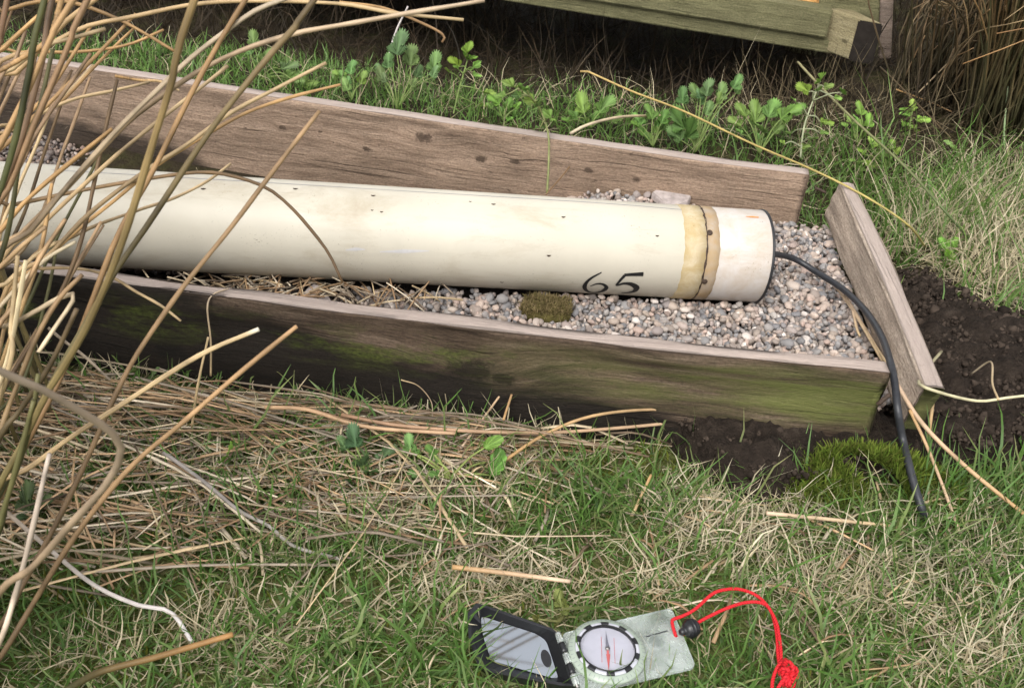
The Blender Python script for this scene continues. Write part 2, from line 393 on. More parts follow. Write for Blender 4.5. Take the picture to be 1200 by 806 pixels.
def ico(sub):
    import bmesh
    bm = bmesh.new(); bmesh.ops.create_icosphere(bm, subdivisions=sub, radius=1); bm.verts.ensure_lookup_table()
    V = np.array([v.co[:] for v in bm.verts]); F = np.array([[v.index for v in f.verts] for f in bm.faces]); bm.free(); return V, F
ICO1, ICO2 = ico(1), ico(2)
def rotm(n):
    q = RNG.normal(size=(n, 4)); q /= np.linalg.norm(q, axis=1)[:, None]; a, b, c, d = q.T
    return np.stack([np.stack([1 - 2 * (c * c + d * d), 2 * (b * c - d * a), 2 * (b * d + c * a)], -1),
                     np.stack([2 * (b * c + d * a), 1 - 2 * (b * b + d * d), 2 * (c * d - b * a)], -1),
                     np.stack([2 * (b * d - c * a), 2 * (c * d + b * a), 1 - 2 * (b * b + c * c)], -1)], 1)
def blobs(name, pos, size, cols, mat, base=ICO1, squash=(1, .8, .6), rough=.15, parent=None):
    n = len(pos); V0, F0 = base; k = len(V0)
    sh = V0[None] * np.array(squash) * (1 + rough * RNG.normal(size=(n, k, 1))) * size[:, None, None]
    V = np.einsum('nij,nkj->nki', rotm(n), sh) + pos[:, None]
    F = F0[None] + (np.arange(n) * k)[:, None, None]
    return arr(name, V.reshape(-1, 3), F.reshape(-1, 3), mat, parent, np.repeat(cols, k, 0))
pts, n = [], 0
for poly, cnt in ((SOIL, 3600), (SOIL2, 1100)):
    w3 = np.array([G(*p, (.03 if poly is SOIL else .032)) for p in poly]); lo, hi = w3.min(0), w3.max(0)
    x = RNG.uniform(lo[0], hi[0], cnt * 2); y = RNG.uniform(lo[1], hi[1], cnt * 2); ok = poly_in(x, y, [tuple(p[:2]) for p in w3])
    x, y = x[ok][:cnt], y[ok][:cnt]; pts.append(np.stack([x, y, gz(x, y) + (.036 if poly is SOIL else .032)], 1))
pts = np.vstack(pts); sz = np.clip(RNG.lognormal(-6.1, .5, len(pts)), .001, .009)
cc = np.array([.036, .027, .021]) * RNG.uniform(.45, 1.8, (len(pts), 1))
tag(blobs('soil_crumbs', pts, sz, cc, M['crumb'], rough=.22), 'loose dark crumbs of soil', kind='stuff')

# ------------------------------------------------------------------ raised timber frame
ZT = .115
def plank(name, mat, top_path, thick, height, parent, label=None, seed=0, side=1, wobble=.0015, lean=0.0, zbot=None):
    """top_path: world polyline of the top edge facing the viewer; thickness goes to 'side' of it, height downwards"""
    n = 150; p = spline(top_path, n); t = np.gradient(p, axis=0); t[:, 2] = 0; t /= np.linalg.norm(t, axis=1)[:, None]
    nrm = np.stack([-t[:, 1], t[:, 0], 0 * t[:, 0]], 1) * side
    s = np.r_[0, np.cumsum(np.linalg.norm(np.diff(p, axis=0), axis=1))]
    b = .0018
    K = [(0 + b, 0, 0), (thick / 2, .0006, 0), (thick - b, 0, 0), (thick - b * .3, -b * .4, 2), (thick, -b, 2)]
    K += [(thick, -height * f, 2) for f in (.3, .6, .9)] + [(thick - b, -height, 2), (b, -height, 1)]
    K += [(0, -height * f, 1) for f in (.94, .82, .7, .58, .46, .34, .22, .12, .05)] + [(0, -b, 1), (b * .3, -b * .4, 1)]
    V = np.empty((n, len(K), 3)); cr = np.empty((n, len(K), 3)); rg = np.random.default_rng(seed)
    for j, (a, z, fid) in enumerate(K):
        dn = wobble * (noise(s * 3, np.full(n, z * 40 + a * 30), 6, seed) + .5 * noise(s, np.full(n, z * 60), 40, seed + 1))
        V[:, j] = p + nrm * (a + (dn * (1 if fid == 2 else -1 if fid == 1 else 0)) + lean * z)[:, None] + np.array([0, 0, z])
        V[:, j, 2] += .35 * dn if fid == 0 else 0
        cr[:, j] = np.stack([s, np.full(n, height + z if fid else a + .2), np.full(n, fid + .0)], 1)
    k = len(K); i = np.arange(n - 1)[:, None] * k; j = np.arange(k)[None]; jj = (j + 1) % k
    F = np.stack([i + j, i + jj, i + k + jj, i + k + j], -1).reshape(-1, 4)
    Vf = V.reshape(-1, 3); cf = cr.reshape(-1, 3)
    # ends: closed with a slightly domed fan of quads
    ends = []; ec = []; ef = []
    for e, idx in ((0, 0), (1, n - 1)):
        ring = V[idx]; cen = ring.mean(0); base = len(Vf) + sum(len(x) for x in ends)
        r1 = ring + (ring - cen) * -.02 + (t[idx] * (.0012 if e else -.0012)); ends.append(np.vstack([r1, cen[None] + t[idx] * (.0015 if e else -.0015)]))
        c1 = np.stack([ring[:, 0] * 0 + rg.uniform(0, 3), (ring - cen)[:, 2] + height / 2, np.full(k, 3.0)], 1); ec.append(np.vstack([c1, c1.mean(0)[None]]))
        for q_ in range(k):
            q2 = (q_ + 1) % k
            a_, b_ = idx * k + q_, idx * k + q2
            ef.append([a_, b_, base + q2, base + q_] if not e else [b_, a_, base + q_, base + q2])
            ef.append([base + q_, base + q2, base + k, base + k])
    quads = [f for f in ef if f[2] != f[3]]; tris = [f[:3] for f in ef if f[2] == f[3]]
    Va = np.vstack([Vf] + ends); ca = np.vstack([cf] + ec)
    faces = [list(map(int, f)) for f in F] + quads + tris
    o = arr(name, Va, faces, mat, parent, crd=ca)
    if label: o['label'] = label
    return o
frame = thing('raised_bed', G(1048, 495, 0), 'open wooden frame of rough boards holding gravel round the cream pipe', 'raised bed frame')
fp = [(-260, 284), (-100, 301), (50, 320), (400, 366), (600, 390), (800, 413), (1043, 437)]
FRONT = np.array([G(x, y, ZT) for x, y in fp])
plank('plank', M['w_front'], FRONT, .021, .135, frame, 'dark mossy front board with pale top edge', 3, 1, .0030)
bp = [(-260, 38), (0, 75 - 8), (400, 126), (800, 185.5), (948, 205)]
BACK = np.array([G(x, y, ZT + .012) for x, y in bp])
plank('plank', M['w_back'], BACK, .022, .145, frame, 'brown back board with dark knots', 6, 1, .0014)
e0, e1 = G(984, 214, .122), G(1083, 452, .110)
plank('plank', M['w_end'], np.array([e0, e0 * .5 + e1 * .5 + [.002, 0, .001], e1]), .020, .053, frame, 'pale sawn end board standing clear of the front board', 9, 1, .0016, lean=.16)
for (a, b) in (((955, 220), (968, 226)), ((1028, 474), (1043, 462))):
    d0 = G(a[0], a[1], .085)
    Vn, Fn = tube(spline([P(a[0], a[1], proj(d0)[2]), P(b[0], b[1], proj(d0)[2] - .004)], 4), .0022, 8)
    arr('nail', Vn, Fn, M['rust'], frame)

# ------------------------------------------------------------------ cream pipe
AL, AR = P(-10, 247.5, 1.083), P(889, 300.5, 1.173); AD = AR - AL; LEN = np.linalg.norm(AD); AD /= LEN; PR = .0548
A0 = AL - AD * .25
UU = np.cross(AD, [0, 0, 1.]); UU /= np.linalg.norm(UU); WW = np.cross(UU, AD)
def cyl(s, a, r=PR):      # s metres back from the right end, a angle (0 = towards viewer, pi/2 = up)
    s = np.asarray(s, float); a = np.asarray(a, float)
    return AR - AD * s[..., None] + r * (np.cos(a)[..., None] * UU + np.sin(a)[..., None] * WW) if s.ndim else AR - AD * s + r * (np.cos(a) * UU + np.sin(a) * WW)
if (AR + UU)[1] > AR[1]: UU = -UU
def hit(px, py, r=PR):    # where the pipe's surface is seen
    d = ray(px, py); o = CO - AR; d2 = d - AD * (d @ AD); o2 = o - AD * (o @ AD)
    a, b, c = d2 @ d2, d2 @ o2, o2 @ o2 - r * r; D = max(b * b - a * c, 0); t = (-b - math.sqrt(D)) / a
    X = CO + d * t; v = X - AR
    return -(v @ AD), math.atan2(v @ WW, v @ UU)
def ring_part(name, mat, prof, parent, seg=96, s_jag=None):
    """prof: (s, radius) pairs swept round the axis"""
    ang = np.linspace(0, 2 * np.pi, seg, endpoint=False); n = len(prof); V = np.empty((n, seg, 3)); cr = np.empty((n, seg, 3))
    for i_, (s_, r_) in enumerate(prof):
        sj = s_ + (s_jag(ang, i_) if s_jag else 0)
        V[i_] = cyl(np.full(seg, 1.0) * sj, ang, r_)
        cr[i_] = np.stack([np.full(seg, 1.) * sj, np.cos(ang) * r_, np.sin(ang) * r_], 1)
    i = np.arange(n - 1)[:, None] * seg; j = np.arange(seg)[None]; k = (j + 1) % seg
    return arr(name, V.reshape(-1, 3), np.stack([i + j, i + k, i + seg + k, i + seg + j], -1).reshape(-1, 4), mat, parent, crd=cr.reshape(-1, 3))
pipe = thing('plastic_pipe', cyl(.4, -math.pi / 2), 'long cream plastic pipe painted 65 lying on gravel inside the wooden frame', 'pipe')
sx_ = lambda px: hit(px, 300)[0]
sA, sB, sC = sx_(803), sx_(828), sx_(843)
ring_part('pipe_body', M['cream'], [(LEN + .25, .001), (LEN + .25, PR - .004), (LEN + .249, PR)] + [(sA + (LEN + .24 - sA) * f, PR) for f in (1, .75, .5, .25, 0)] + [(sA - .001, PR - .0006)], pipe)
jag = lambda a, i_: .0003 * np.sin(7 * a + 1) + .0004 * np.sin(19 * a) + .0002 * np.sin(41 * a)
ring_part('tape_band', M['tape'], [(sA + .0015, PR - .0005), (sA + .001, PR + .0006), ((sA + sB) / 2, PR + .0007), (sB + .0006, PR + .0006), (sB + .0002, PR - .001)], pipe, s_jag=jag)
ring_part('tape_band', M['tape2'], [(sB - .0008, PR - .001), (sB - .0012, PR + .0004), ((sC + sB) / 2, PR + .0005), (sC, PR + .0004), (sC - .0004, PR - .0006)], pipe, s_jag=jag)['label'] = 'browner band beside the cracked joint'
ring_part('joint_crack', M['rust'], [(sB + .0018, PR - .0012), (sB + .0010, PR + .0007), (sB - .0003, PR + .0007), (sB - .0014, PR - .0012)], pipe, s_jag=lambda a, i_: .0005 * np.sin(5 * a + i_) + .0006 * np.sin(23 * a + 2 * i_) + .0004 * np.sin(47 * a))
ring_part('end_collar', M['collar'], [(sC + .002, PR - .0012), (sC + .001, PR), (sC * .5, PR), (.0035, PR), (.0025, PR - .0004), (.002, PR - .002)], pipe)
ring_part('end_cap', M['black'], [(.0034, PR - .003), (.0032, PR + .0009), (.0004, PR + .0010), (0, PR - .001), (.0, PR - .006), (.004, PR - .008), (.004, .001)], pipe)
def ribbon(name, mat, pts, widths, parent, lift=.0005, n=40):
    if name == 'painted_digit': widths = [w_ * 1.22 for w_ in widths]; pts = [(x, y - 1.6) for x, y in pts]
    sa = np.array([hit(*p, PR) for p in pts]); sa[:, 1] *= PR
    w_ = np.interp(np.linspace(0, 1, n), np.linspace(0, 1, len(widths)), widths)
    c = spline(sa, n); t = np.gradient(c, axis=0); t /= np.linalg.norm(t, axis=1)[:, None] + 1e-9; nn = np.stack([-t[:, 1], t[:, 0]], 1)
    rows = [cyl((c + nn * (k * w_)[:, None])[:, 0], (c + nn * (k * w_)[:, None])[:, 1] / PR, PR + lift) for k in (.5, 0, -.5)]
    V = np.stack(rows, 1).reshape(-1, 3); i = np.arange(n - 1)[:, None] * 3; j = np.arange(2)[None]
    return arr(name, V, np.stack([i + j, i + j + 1, i + j + 4, i + j + 3], -1).reshape(-1, 4), mat, parent)
PXM = .00102
d6 = ribbon('painted_digit', M['paint'], [(705, 320.5), (694, 326.5), (687.5, 332), (685, 338), (689, 342.8), (697, 344.3), (705.5, 342.6), (710.6, 338.2), (706.5, 334.4), (699, 334), (691.5, 336.6)],
            [.0012, .0022, .003, .0042, .0036, .0028, .0032, .0046, .0034, .002, .001], pipe, n=70)
d6['label'] = 'black painted digit 6'
d5 = ribbon('painted_digit', M['paint'], [(754, 322.6), (743, 323), (731.5, 323.6)], [.0046, .0036, .003], pipe, n=24); d5['label'] = 'top bar of the black painted digit 5'
d5b = ribbon('painted_digit', M['paint'], [(732, 324), (727, 329.5), (722.5, 335.5), (731, 333.4), (740, 334.3), (745.8, 338.3), (743, 342.4), (735, 344.2), (728, 344)], [.003, .0026, .002, .003, .0046, .0062, .0046, .003, .0012], pipe, .00065, n=60)
d5b['label'] = 'stem and bowl of the black painted digit 5'
ribbon('pencil_line', M['greymark'], [(60, 199.5), (250, 210.5), (480, 224.5), (700, 238), (822, 248)], [.0007, .0011, .0007, .0010, .0008], pipe, .0003, 80)
ribbon('scuff_mark', M['lilac'], [(445, 295), (472, 294.5), (503, 294)], [.001, .0045, .001], pipe, .0003)
ribbon('scuff_mark', M['lilac'], [(405, 293), (418, 292), (428, 292.5)], [.001, .004, .001], pipe, .0003)
ribbon('scuff_mark', M['ltan'], [(874, 254), (881, 254.4), (889, 255)], [.001, .003, .002], pipe, .0004)['label'] = 'short orange mark on the white collar'
for (x, y, r_) in ((437, 229, 2.4), (447, 248, 1.6), (578, 239, 2.2), (660, 254, 2.0), (643, 299, 2.2), (588, 330, 1.8), (436, 246, 1.3), (346, 221, 2.6), (238, 221, 2.8), (770, 276, 1.8), (551, 236, 1.2)):
    ribbon('dirt_speck', M['rust'], [(x - r_, y), (x, y + .8), (x + r_ * 1.3, y + .2)], [.0008, r_ * .0011, .0006], pipe, .0004, 8)
for (x, y) in ((825.5, 329.5), (831.5, 273)):
    s_, a_ = hit(x, y); c_ = cyl(s_, a_, PR); nr = (c_ - (AR - AD * s_)); nr /= np.linalg.norm(nr)
    Vs, Fs = tube(np.array([c_ - nr * .002, c_ + nr * .0012, c_ + nr * .0020]), np.array([.0034, .0034, .0026]), 14); arr('screw', Vs, Fs, M['rust'], pipe)

# ------------------------------------------------------------------ gravel bed with pebbles
GZ = .047
bed = [(FRONT[0] + [0, .012, 0]), (FRONT[-1] + [-.002, .012, 0]), e1 + [.004, .06, 0], e0 + [.006, .04, 0], BACK[-1] + [0, .01, 0], BACK[0] + [0, .01, 0]]
BEDP = [(-1.15, .87)] + [(p[0], p[1] + .016) for p in FRONT[1:]] + [(e1[0] - .002, e1[1] + .05), (e0[0] + .002, e0[1]), (BACK[-1][0], BACK[-1][1] - .002)] + [(p[0], p[1] - .002) for p in BACK[::-1][1:-1]] + [(-1.15, 1.52)]
xs = np.arange(-1.15, .45, .012); ys = np.arange(.80, 1.53, .012); X, Y = np.meshgrid(xs, ys)
def bedz(x, y): return GZ + .006 * noise(x, y, 11, 8) + .016 * np.exp(-((np.asarray(x) - .16) / .16) ** 2 - ((np.asarray(y) - 1.27) / .08) ** 2) - .012 * sstep(-.1, -.45, x) - .007 * sstep(1.0, .96, y) * sstep(-.05, .02, x) * sstep(.32, .26, x) - .054 * sstep(1.08, 1.18, y) * sstep(.12, -.02, x) * (.62 + .38 * sstep(-.74, -.60, x))
ins = poly_in(X, Y, BEDP); n = len(xs); i = np.arange(len(ys) - 1)[:, None] * n + np.arange(n - 1)[None]
i = i[ins[:-1, :-1] & ins[1:, 1:] & ins[1:, :-1] & ins[:-1, 1:]]
gbed = tag(arr('gravel_bed', np.stack([X, Y, bedz(X, Y) - .008], -1).reshape(-1, 3), np.stack([i, i + 1, i + n + 1, i + n], 1), M['soil']), 'bed of rounded grey and pink gravel inside the wooden frame', kind='structure')
pp = []
for layer in range(3):
    st = .0063; x, y = np.meshgrid(np.arange(-1.1, .44, st), np.arange(.8, 1.5, st))
    x = x + RNG.uniform(-.0045, .0045, x.shape) + layer * .003; y = y + RNG.uniform(-.0045, .0045, y.shape) + layer * .004
    x, y = x.ravel(), y.ravel(); k = poly_in(x, y, BEDP); x, y = x[k], y[k]
    if layer == 2: k = RNG.random(len(x)) < .45; x, y = x[k], y[k]
    pp.append(np.stack([x, y, bedz(x, y) + (-.004, .0008, .005)[layer] + RNG.normal(0, .0016, len(x))], 1))
pp = np.vstack(pp)
v_ = pp - AR; rad_ = np.linalg.norm(v_ - np.outer(v_ @ AD, AD), axis=1); along = -(v_ @ AD)
pp = pp[~((rad_ < PR + .003) & (along > -.004))]
px_, py_, dd_ = proj(pp)
# drop those wholly hidden below the pipe or behind the front board
v_ = pp - AR; dp = (v_ - np.outer(v_ @ AD, AD)) @ UU; al = -(v_ @ AD)
hid = (al > 0) & (np.abs(dp) < .026) & (pp[:, 2] < AR[2])
keepv = ~hid & (px_ > -40) & (px_ < 1240)
pp = pp[keepv]; px_, py_, dd_ = px_[keepv], py_[keepv], dd_[keepv]
szp = np.clip(RNG.lognormal(math.log(.0040), .33, len(pp)), .0033, .0105)
fl = (px_ > 480) & (px_ < 1040) & (py_ > 205) & (py_ < 425) & (RNG.random(len(pp)) < .9)
order = np.argsort(-(szp / dd_ + np.where(fl, 10, 0) + .004 * (pp[:, 2] - bedz(pp[:, 0], pp[:, 1])) / .006))
top = order[:300]; rest = order[300:]
ramp_t = np.array([a for a, _ in PEB]); ramp_c = np.array([b for _, b in PEB])
uu = RNG.random(len(pp)); cols = np.stack([np.interp(uu, ramp_t, ramp_c[:, k]) for k in range(3)], 1) * RNG.uniform(.8, 1.2, (len(pp), 1))
nearr = px_[rest] > 420
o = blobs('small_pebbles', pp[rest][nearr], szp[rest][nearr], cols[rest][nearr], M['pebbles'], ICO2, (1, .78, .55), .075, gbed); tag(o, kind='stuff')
o = blobs('small_pebbles', pp[rest][~nearr], szp[rest][~nearr], cols[rest][~nearr] * [.6, .56, .54], M['pebbles'], ICO1, (1, .78, .55), .08, gbed); tag(o, kind='stuff')  # left gravel: soil mixed in, plus shade put into the darker colour
protos = []
for k in range(6):
    V0, F0 = ICO2; a = RNG.uniform(.48, .66); Vq = V0 * [1, RNG.uniform(.68, .9), a] * (1 + .075 * RNG.normal(size=(len(V0), 1)))
    me = bpy.data.meshes.new('pebble'); me.from_pydata([tuple(v) for v in Vq], [], [list(map(int, f)) for f in F0]); me.polygons.foreach_set('use_smooth', np.ones(len(F0), bool)); me.materials.append(M['pebble']); protos.append(me)
for k in top:
    o = bpy.data.objects.new('pebble', protos[int(RNG.integers(6))]); link(o, gbed)
    o.location = tuple(pp[k] - ORG[gbed]); s_ = szp[k]; o.scale = (s_, s_, s_); o.rotation_euler = (RNG.normal(0, .35), RNG.normal(0, .35), RNG.uniform(0, 6.28))

def slab(name, px, z, thick, mat, label, cat, parent=None, tilt=(0, 0)):
    b = np.array([G(x, y, z) for x, y in px]); cen = b.mean(0); b[:, 2] += (b[:, 0] - cen[0]) * tilt[0] + (b[:, 1] - cen[1]) * tilt[1]
    n = len(b); ins_ = b + (cen - b) * .10; low = b - [0, 0, thick * .8]; bot = ins_ - [0, 0, thick]
    up = b * .96 + cen * .04 ; up[:, 2] = b[:, 2] + .0008; mid = cen[None] + [0, 0, .0012]
    V = np.vstack([bot, low, b - [0, 0, thick * .2], up, mid]); F = []
    for r_ in range(3):
        for q_ in range(n): F.append([r_ * n + q_, r_ * n + (q_ + 1) % n, (r_ + 1) * n + (q_ + 1) % n, (r_ + 1) * n + q_])
    F += [[3 * n + q_, 3 * n + (q_ + 1) % n, 4 * n] for q_ in range(n)] + [list(range(n))[::-1]]
    o = arr(name, V, F, mat, parent, smooth=False)
    return tag(o, label, cat)
slab('flat_stone', [(764, 226), (772, 222.5), (800, 224), (810, 231), (806, 236), (790, 239.5), (780, 237)], .074, .012, M['stone'], 'flat pinkish grey stone lying on gravel behind the pipe', 'stone', tilt=(0, .12))
slab('flat_stone', [(352, 346), (362, 339), (372, 336), (384, 345), (389, 352), (368, 353)], .058, .012, M['stone'], 'pale pointed stone against the front board among straw', 'stone', tilt=(0, .3))

# ------------------------------------------------------------------ black cable
cp = [P(899, 296, 1.18), G(930, 303, .078), G(957, 319, .070), G(988, 339, .074), G(1014, 364, .084), G(1033, 394, .094), G(1044, 427, .105), P(1049, 452, proj(G(1047, 440, .105))[2] - .004), P(1052, 480, proj(G(1047, 440, .105))[2] - .022), P(1058, 515, proj(G(1058, 515, .062))[2]),
      G(1064, 540, .058), G(1072, 570, .048), G(1081, 598, .036), G(1088, 612, .010)]
pth = spline(cp, 90); Vc, Fc = tube(pth, .0038, 12)
tag(arr('black_cable', Vc, Fc, M['cable']), 'black rubber cable running from the pipe end over the gravel into the grass', 'cable')

# ------------------------------------------------------------------ timber trough behind
bench = thing('timber_trough', P(994, 70, 1.9), 'long green stained timber box raised above the dark undergrowth behind', 'timber box')
zb = P(994, 70, 1.9)[2]
def hexa(name, bot, topz, mat, parent, n=10, label=None, shift=None):
    """bot: four floor corners (front-left, front-right, back-right, back-left); topz height; softened edges"""
    import bmesh
    b = np.array(bot, float); t = b.copy(); t[:, 2] = np.asarray(topz)
    if shift is not None: t = t + shift
    bm = bmesh.new(); vs = [bm.verts.new(v) for v in np.vstack([b, t])]
    for f in ((0, 1, 5, 4), (1, 2, 6, 5), (2, 3, 7, 6), (3, 0, 4, 7), (4, 5, 6, 7), (3, 2, 1, 0)): bm.faces.new([vs[k] for k in f])
    bmesh.ops.bevel(bm, geom=bm.edges[:], offset=.0025, segments=2, affect='EDGES'); bm.verts.ensure_lookup_table()
    V = np.array([v.co[:] for v in bm.verts]); F = [[v.index for v in f.verts] for f in bm.faces]; bm.free()
    ax = (b[1] - b[0]); ax[2] = 0; L = np.linalg.norm(ax); ax /= L; bx = np.array([-ax[1], ax[0], 0])
    cr = np.stack([(V - b[0]) @ ax, V[:, 2] - b[0][2] + (V - b[0]) @ bx, np.full(len(V), 1.0)], 1)
    o = arr(name, V, F, mat, parent, crd=cr, smooth=False)
    if label: o['label'] = label
    return o
RZ = lambda px, py, z=zb: G(px, py, z)
b_r, b_l = RZ(994, 70), RZ(567, 0); dl = (b_l - b_r); dl /= np.linalg.norm(dl); bk = np.array([dl[1], -dl[0], 0]); bk = bk if bk[1] > 0 else -bk
a_ = RZ(985, 66)
BL = a_ + dl * 2.4
hexa('lower_beam', [BL, a_ + bk * .004, a_ + bk * .06, BL + bk * .06], zb + .028, M['w_bench'], bench)
u1 = RZ(957, 54) ; zb2 = zb + .031
ub = a_ + dl * .035 - bk * .008
hexa('upper_beam', [BL - bk * .008 + [0, 0, .031], ub + [0, 0, .031], ub + bk * .05 + [0, 0, .031], BL + bk * .05 + [0, 0, .031]], zb + .082, M['w_bench'], bench)
A_, B_, C_ = RZ(957, 54, zb + .004), RZ(994, 70, zb + .004), RZ(1022, 75.5, zb + .004); A_ = A_ - bk * .01
D_ = A_ + (C_ - B_) + bk * .03
blk = hexa('corner_block', [A_ + [.001, 0, 0], B_, C_, D_], zb + .080, M['w_block'], bench)
eg_d = (C_ - B_); eg_n = np.array([eg_d[1], -eg_d[0], 0]); eg_n /= np.linalg.norm(eg_n); eg_n = eg_n if eg_n[1] < 0 else -eg_n
hexa('end_grain', [B_ + eg_n * .0035 + [.0005, 0, 0], C_ + eg_n * .0035, C_ + eg_n * .0005, B_ + eg_n * .0005], zb + .0795, M['w_endgrain'], bench, label='dark sawn end of the corner block')
pb = C_ + bk * .035
p0, p1 = RZ(1029, 74, zb - .0), RZ(1044, 75, zb - .0); p0 = p0 + bk * .03; p1 = p1 + bk * .03
hexa('corner_post', [p0, p1, p1 + bk * .05, p0 + bk * .05], zb + .36, M['w_post'], bench, shift=dl * .085)
q0 = p0 + dl * .115 + bk * .006; q1 = p0 + dl * .001 + bk * .006
hexa('end_board', [q0, q1, q1 + bk * .02, q0 + bk * .02], zb + .33, M['w_bench'], bench, shift=dl * .078)
f0 = BL + bk * .06; f1 = q0 + bk * .02
hexa('floor_board', [BL + bk * .062 + [0, 0, .004], a_ + bk * .062 + [0, 0, .004], a_ + bk * .6 + [0, 0, .004], BL + bk * .6 + [0, 0, .004]], zb + .024, M['w_bench'], bench)
hexa('back_board', [BL + bk * .602, p1 + bk * .602, p1 + bk * .63, BL + bk * .63], zb + .2, M['w_bench'], bench)
o0 = ub + dl * .10 + bk * .055 + [0, 0, .031]; o1 = ub + dl * .005 + bk * .055 + [0, 0, .031]
hexa('pine_board', [o0, o1, o1 + bk * .2, o0 + bk * .2], zb + .098, M['w_orange'], bench, label='bright orange board inside the box')
for (u, vv_) in ((2.2, .5), (1.2, .52), (.12, .54)):
    c_ = a_ + dl * u + bk * vv_; c_[2] = gz(c_[0], c_[1]) - .03
    hexa('foot', [c_, c_ - dl * .08, c_ - dl * .08 + bk * .08, c_ + bk * .08], zb + .002, M['w_bench'], bench)

# ------------------------------------------------------------------ grass blades
def blades(name, x, y, h, wd, lean, bend, az, c0, c1, mat, label, seg=4, z=None, kind='stuff', droop=0, parent=None):
    n = len(x); z = gz(x, y) - .004 if z is None else z
    t = np.arange(seg + 1) / seg; th = lean[:, None] + bend[:, None] * t[None]
    stp = (h / seg)[:, None]
    hx = np.cumsum(np.concatenate([np.zeros((n, 1)), np.sin(th[:, :-1]) * stp], 1), 1); hz = np.cumsum(np.concatenate([np.zeros((n, 1)), np.cos(th[:, :-1]) * stp], 1), 1)
    wob = np.cumsum(np.concatenate([np.zeros((n, 1)), RNG.normal(0, .18, (n, seg)) * stp], 1), 1)
    ca, sa = np.cos(az)[:, None], np.sin(az)[:, None]
    c = np.stack([x[:, None] + hx * ca - wob * sa, y[:, None] + hx * sa + wob * ca, np.maximum(z[:, None] + hz, gz(x, y)[:, None] - .002 + .004 * RNG.random((n, 1)))], -1)
    tw = az + np.pi / 2 + RNG.normal(0, .7, n); wv = np.stack([np.cos(tw), np.sin(tw), RNG.normal(0, .3, n)], -1)
    ww = wd[:, None] * np.interp(t, [0, .35, .8, 1], [.8, 1, .6, .08])[None] * .5
    V = np.stack([c + wv[:, None] * ww[..., None], c - wv[:, None] * ww[..., None]], 2).reshape(-1, 3)
    col = c0[:, None] * (1 - t[None, :, None]) + c1[:, None] * t[None, :, None]
    col = np.repeat(col[:, :, None], 2, 2).reshape(-1, 3)
    b = (np.arange(n) * (seg + 1) * 2)[:, None] + (np.arange(seg) * 2)[None]
    F = np.stack([b, b + 1, b + 3, b + 2], -1).reshape(-1, 4)
    o = arr(name, V, F, mat, parent, col); return tag(o, label, kind=kind)
def scatter(n, x0, x1, y0, y1, dens, margin=60):
    x = RNG.uniform(x0, x1, n); y = RNG.uniform(y0, y1, n); p, q_, d = proj(np.stack([x, y, gz(x, y)], 1))
    k = (p > -margin) & (p < 1200 + margin) & (q_ < 806 + margin) & (q_ > -120)
    x, y, p, q_ = x[k], y[k], p[k], q_[k]; k = RNG.random(len(x)) < dens(x, y, p, q_)
    return x[k], y[k], p[k], q_[k]
def colr(n, *stops):
    s_ = np.array(stops); u = RNG.uniform(0, len(s_) - 1.001, n); i_ = u.astype(int); f_ = (u - i_)[:, None]
    return (s_[i_] * (1 - f_) + s_[i_ + 1] * f_) * RNG.uniform(.75, 1.25, (n, 1))
COMP = [(546, 716), (562, 707), (652, 742), (788, 713), (822, 782), (690, 830), (560, 800)]
STRAW = [(-60, 430), (330, 452), (560, 488), (690, 505), (640, 560), (560, 600), (420, 645), (180, 640), (-60, 660)]
def front_edge(x): return np.interp(x, FRONT[:, 0], FRONT[:, 1])
_cl = np.array([(1050, 500), (1058, 520), (1066, 550), (1070, 566)], float)
def bare(p, q_):
    dd = np.min([np.hypot(np.asarray(p) - a, (np.asarray(q_) - b - 6) * .7) for a, b in _cl], axis=0)
    return np.clip(sstep(17, 11, dd) * .9 + 1.3 * ell(np.asarray(p), np.asarray(q_), 885, 548, 50, 36) + .8 * ell(np.asarray(p), np.asarray(q_), 990, 560, 55, 30) + poly_in(p, q_, SOIL) * .97 + poly_in(p, q_, SOIL2) * .93, 0, 1)
DEADP = [(1150, 775, 90, 50), (1010, 690, 130, 40), (850, 615, 90, 40), (760, 690, 40, 18), (290, 760, 120, 45), (950, 600, 100, 30), (560, 690, 90, 40), (1150, 640, 80, 40), (60, 760, 80, 60)]
def deadness(p, q_): return np.clip(sum(ell(p, q_, *e) for e in DEADP), 0, 1)
inframe = lambda x, y: (x < .425) & (y > front_edge(x) - .004) & (y < 1.42)
def dens_front(x, y, p, q_):
    d = .85 - .35 * poly_in(p, q_, STRAW); d = d * (1 - bare(p, q_)) * (1 - .45 * deadness(p, q_)) * np.clip(.75 + .5 * noise(x, y, 26, 3), .15, 1)
    d = d * ~inframe(x, y) * ~poly_in(p, q_, COMP) * (1 - .75 * (poly_in(p, q_ - 15, COMP) & (p < 680))); return d
G1, G2, G3, G4 = (.060, .135, .022), (.095, .195, .035), (.15, .255, .065), (.060, .135, .055)
T1, T2, T3 = (.50, .42, .27), (.60, .53, .38), (.38, .29, .16)
x, y, p, q_ = scatter(72000, -.75, .95, .37, .90, dens_front); n = len(x)
tall = 1 + .5 * ell(p, q_, 810, 610, 130, 50) + .7 * ell(p, q_, 1130, 640, 120, 60)
blades('short_grass', x, y, RNG.gamma(5, .0066, n).clip(.010, .075) * tall, RNG.uniform(.0010, .0027, n), np.abs(RNG.normal(.65, .4, n)), RNG.normal(.7, .5, n), RNG.uniform(0, 6.28, n),
       colr(n, G1, G2, G1, G3, G4), colr(n, G2, G3, G2, G3, (.24, .27, .10), (.32, .30, .14)), M['grass'], 'short green grass in front of the wooden frame')
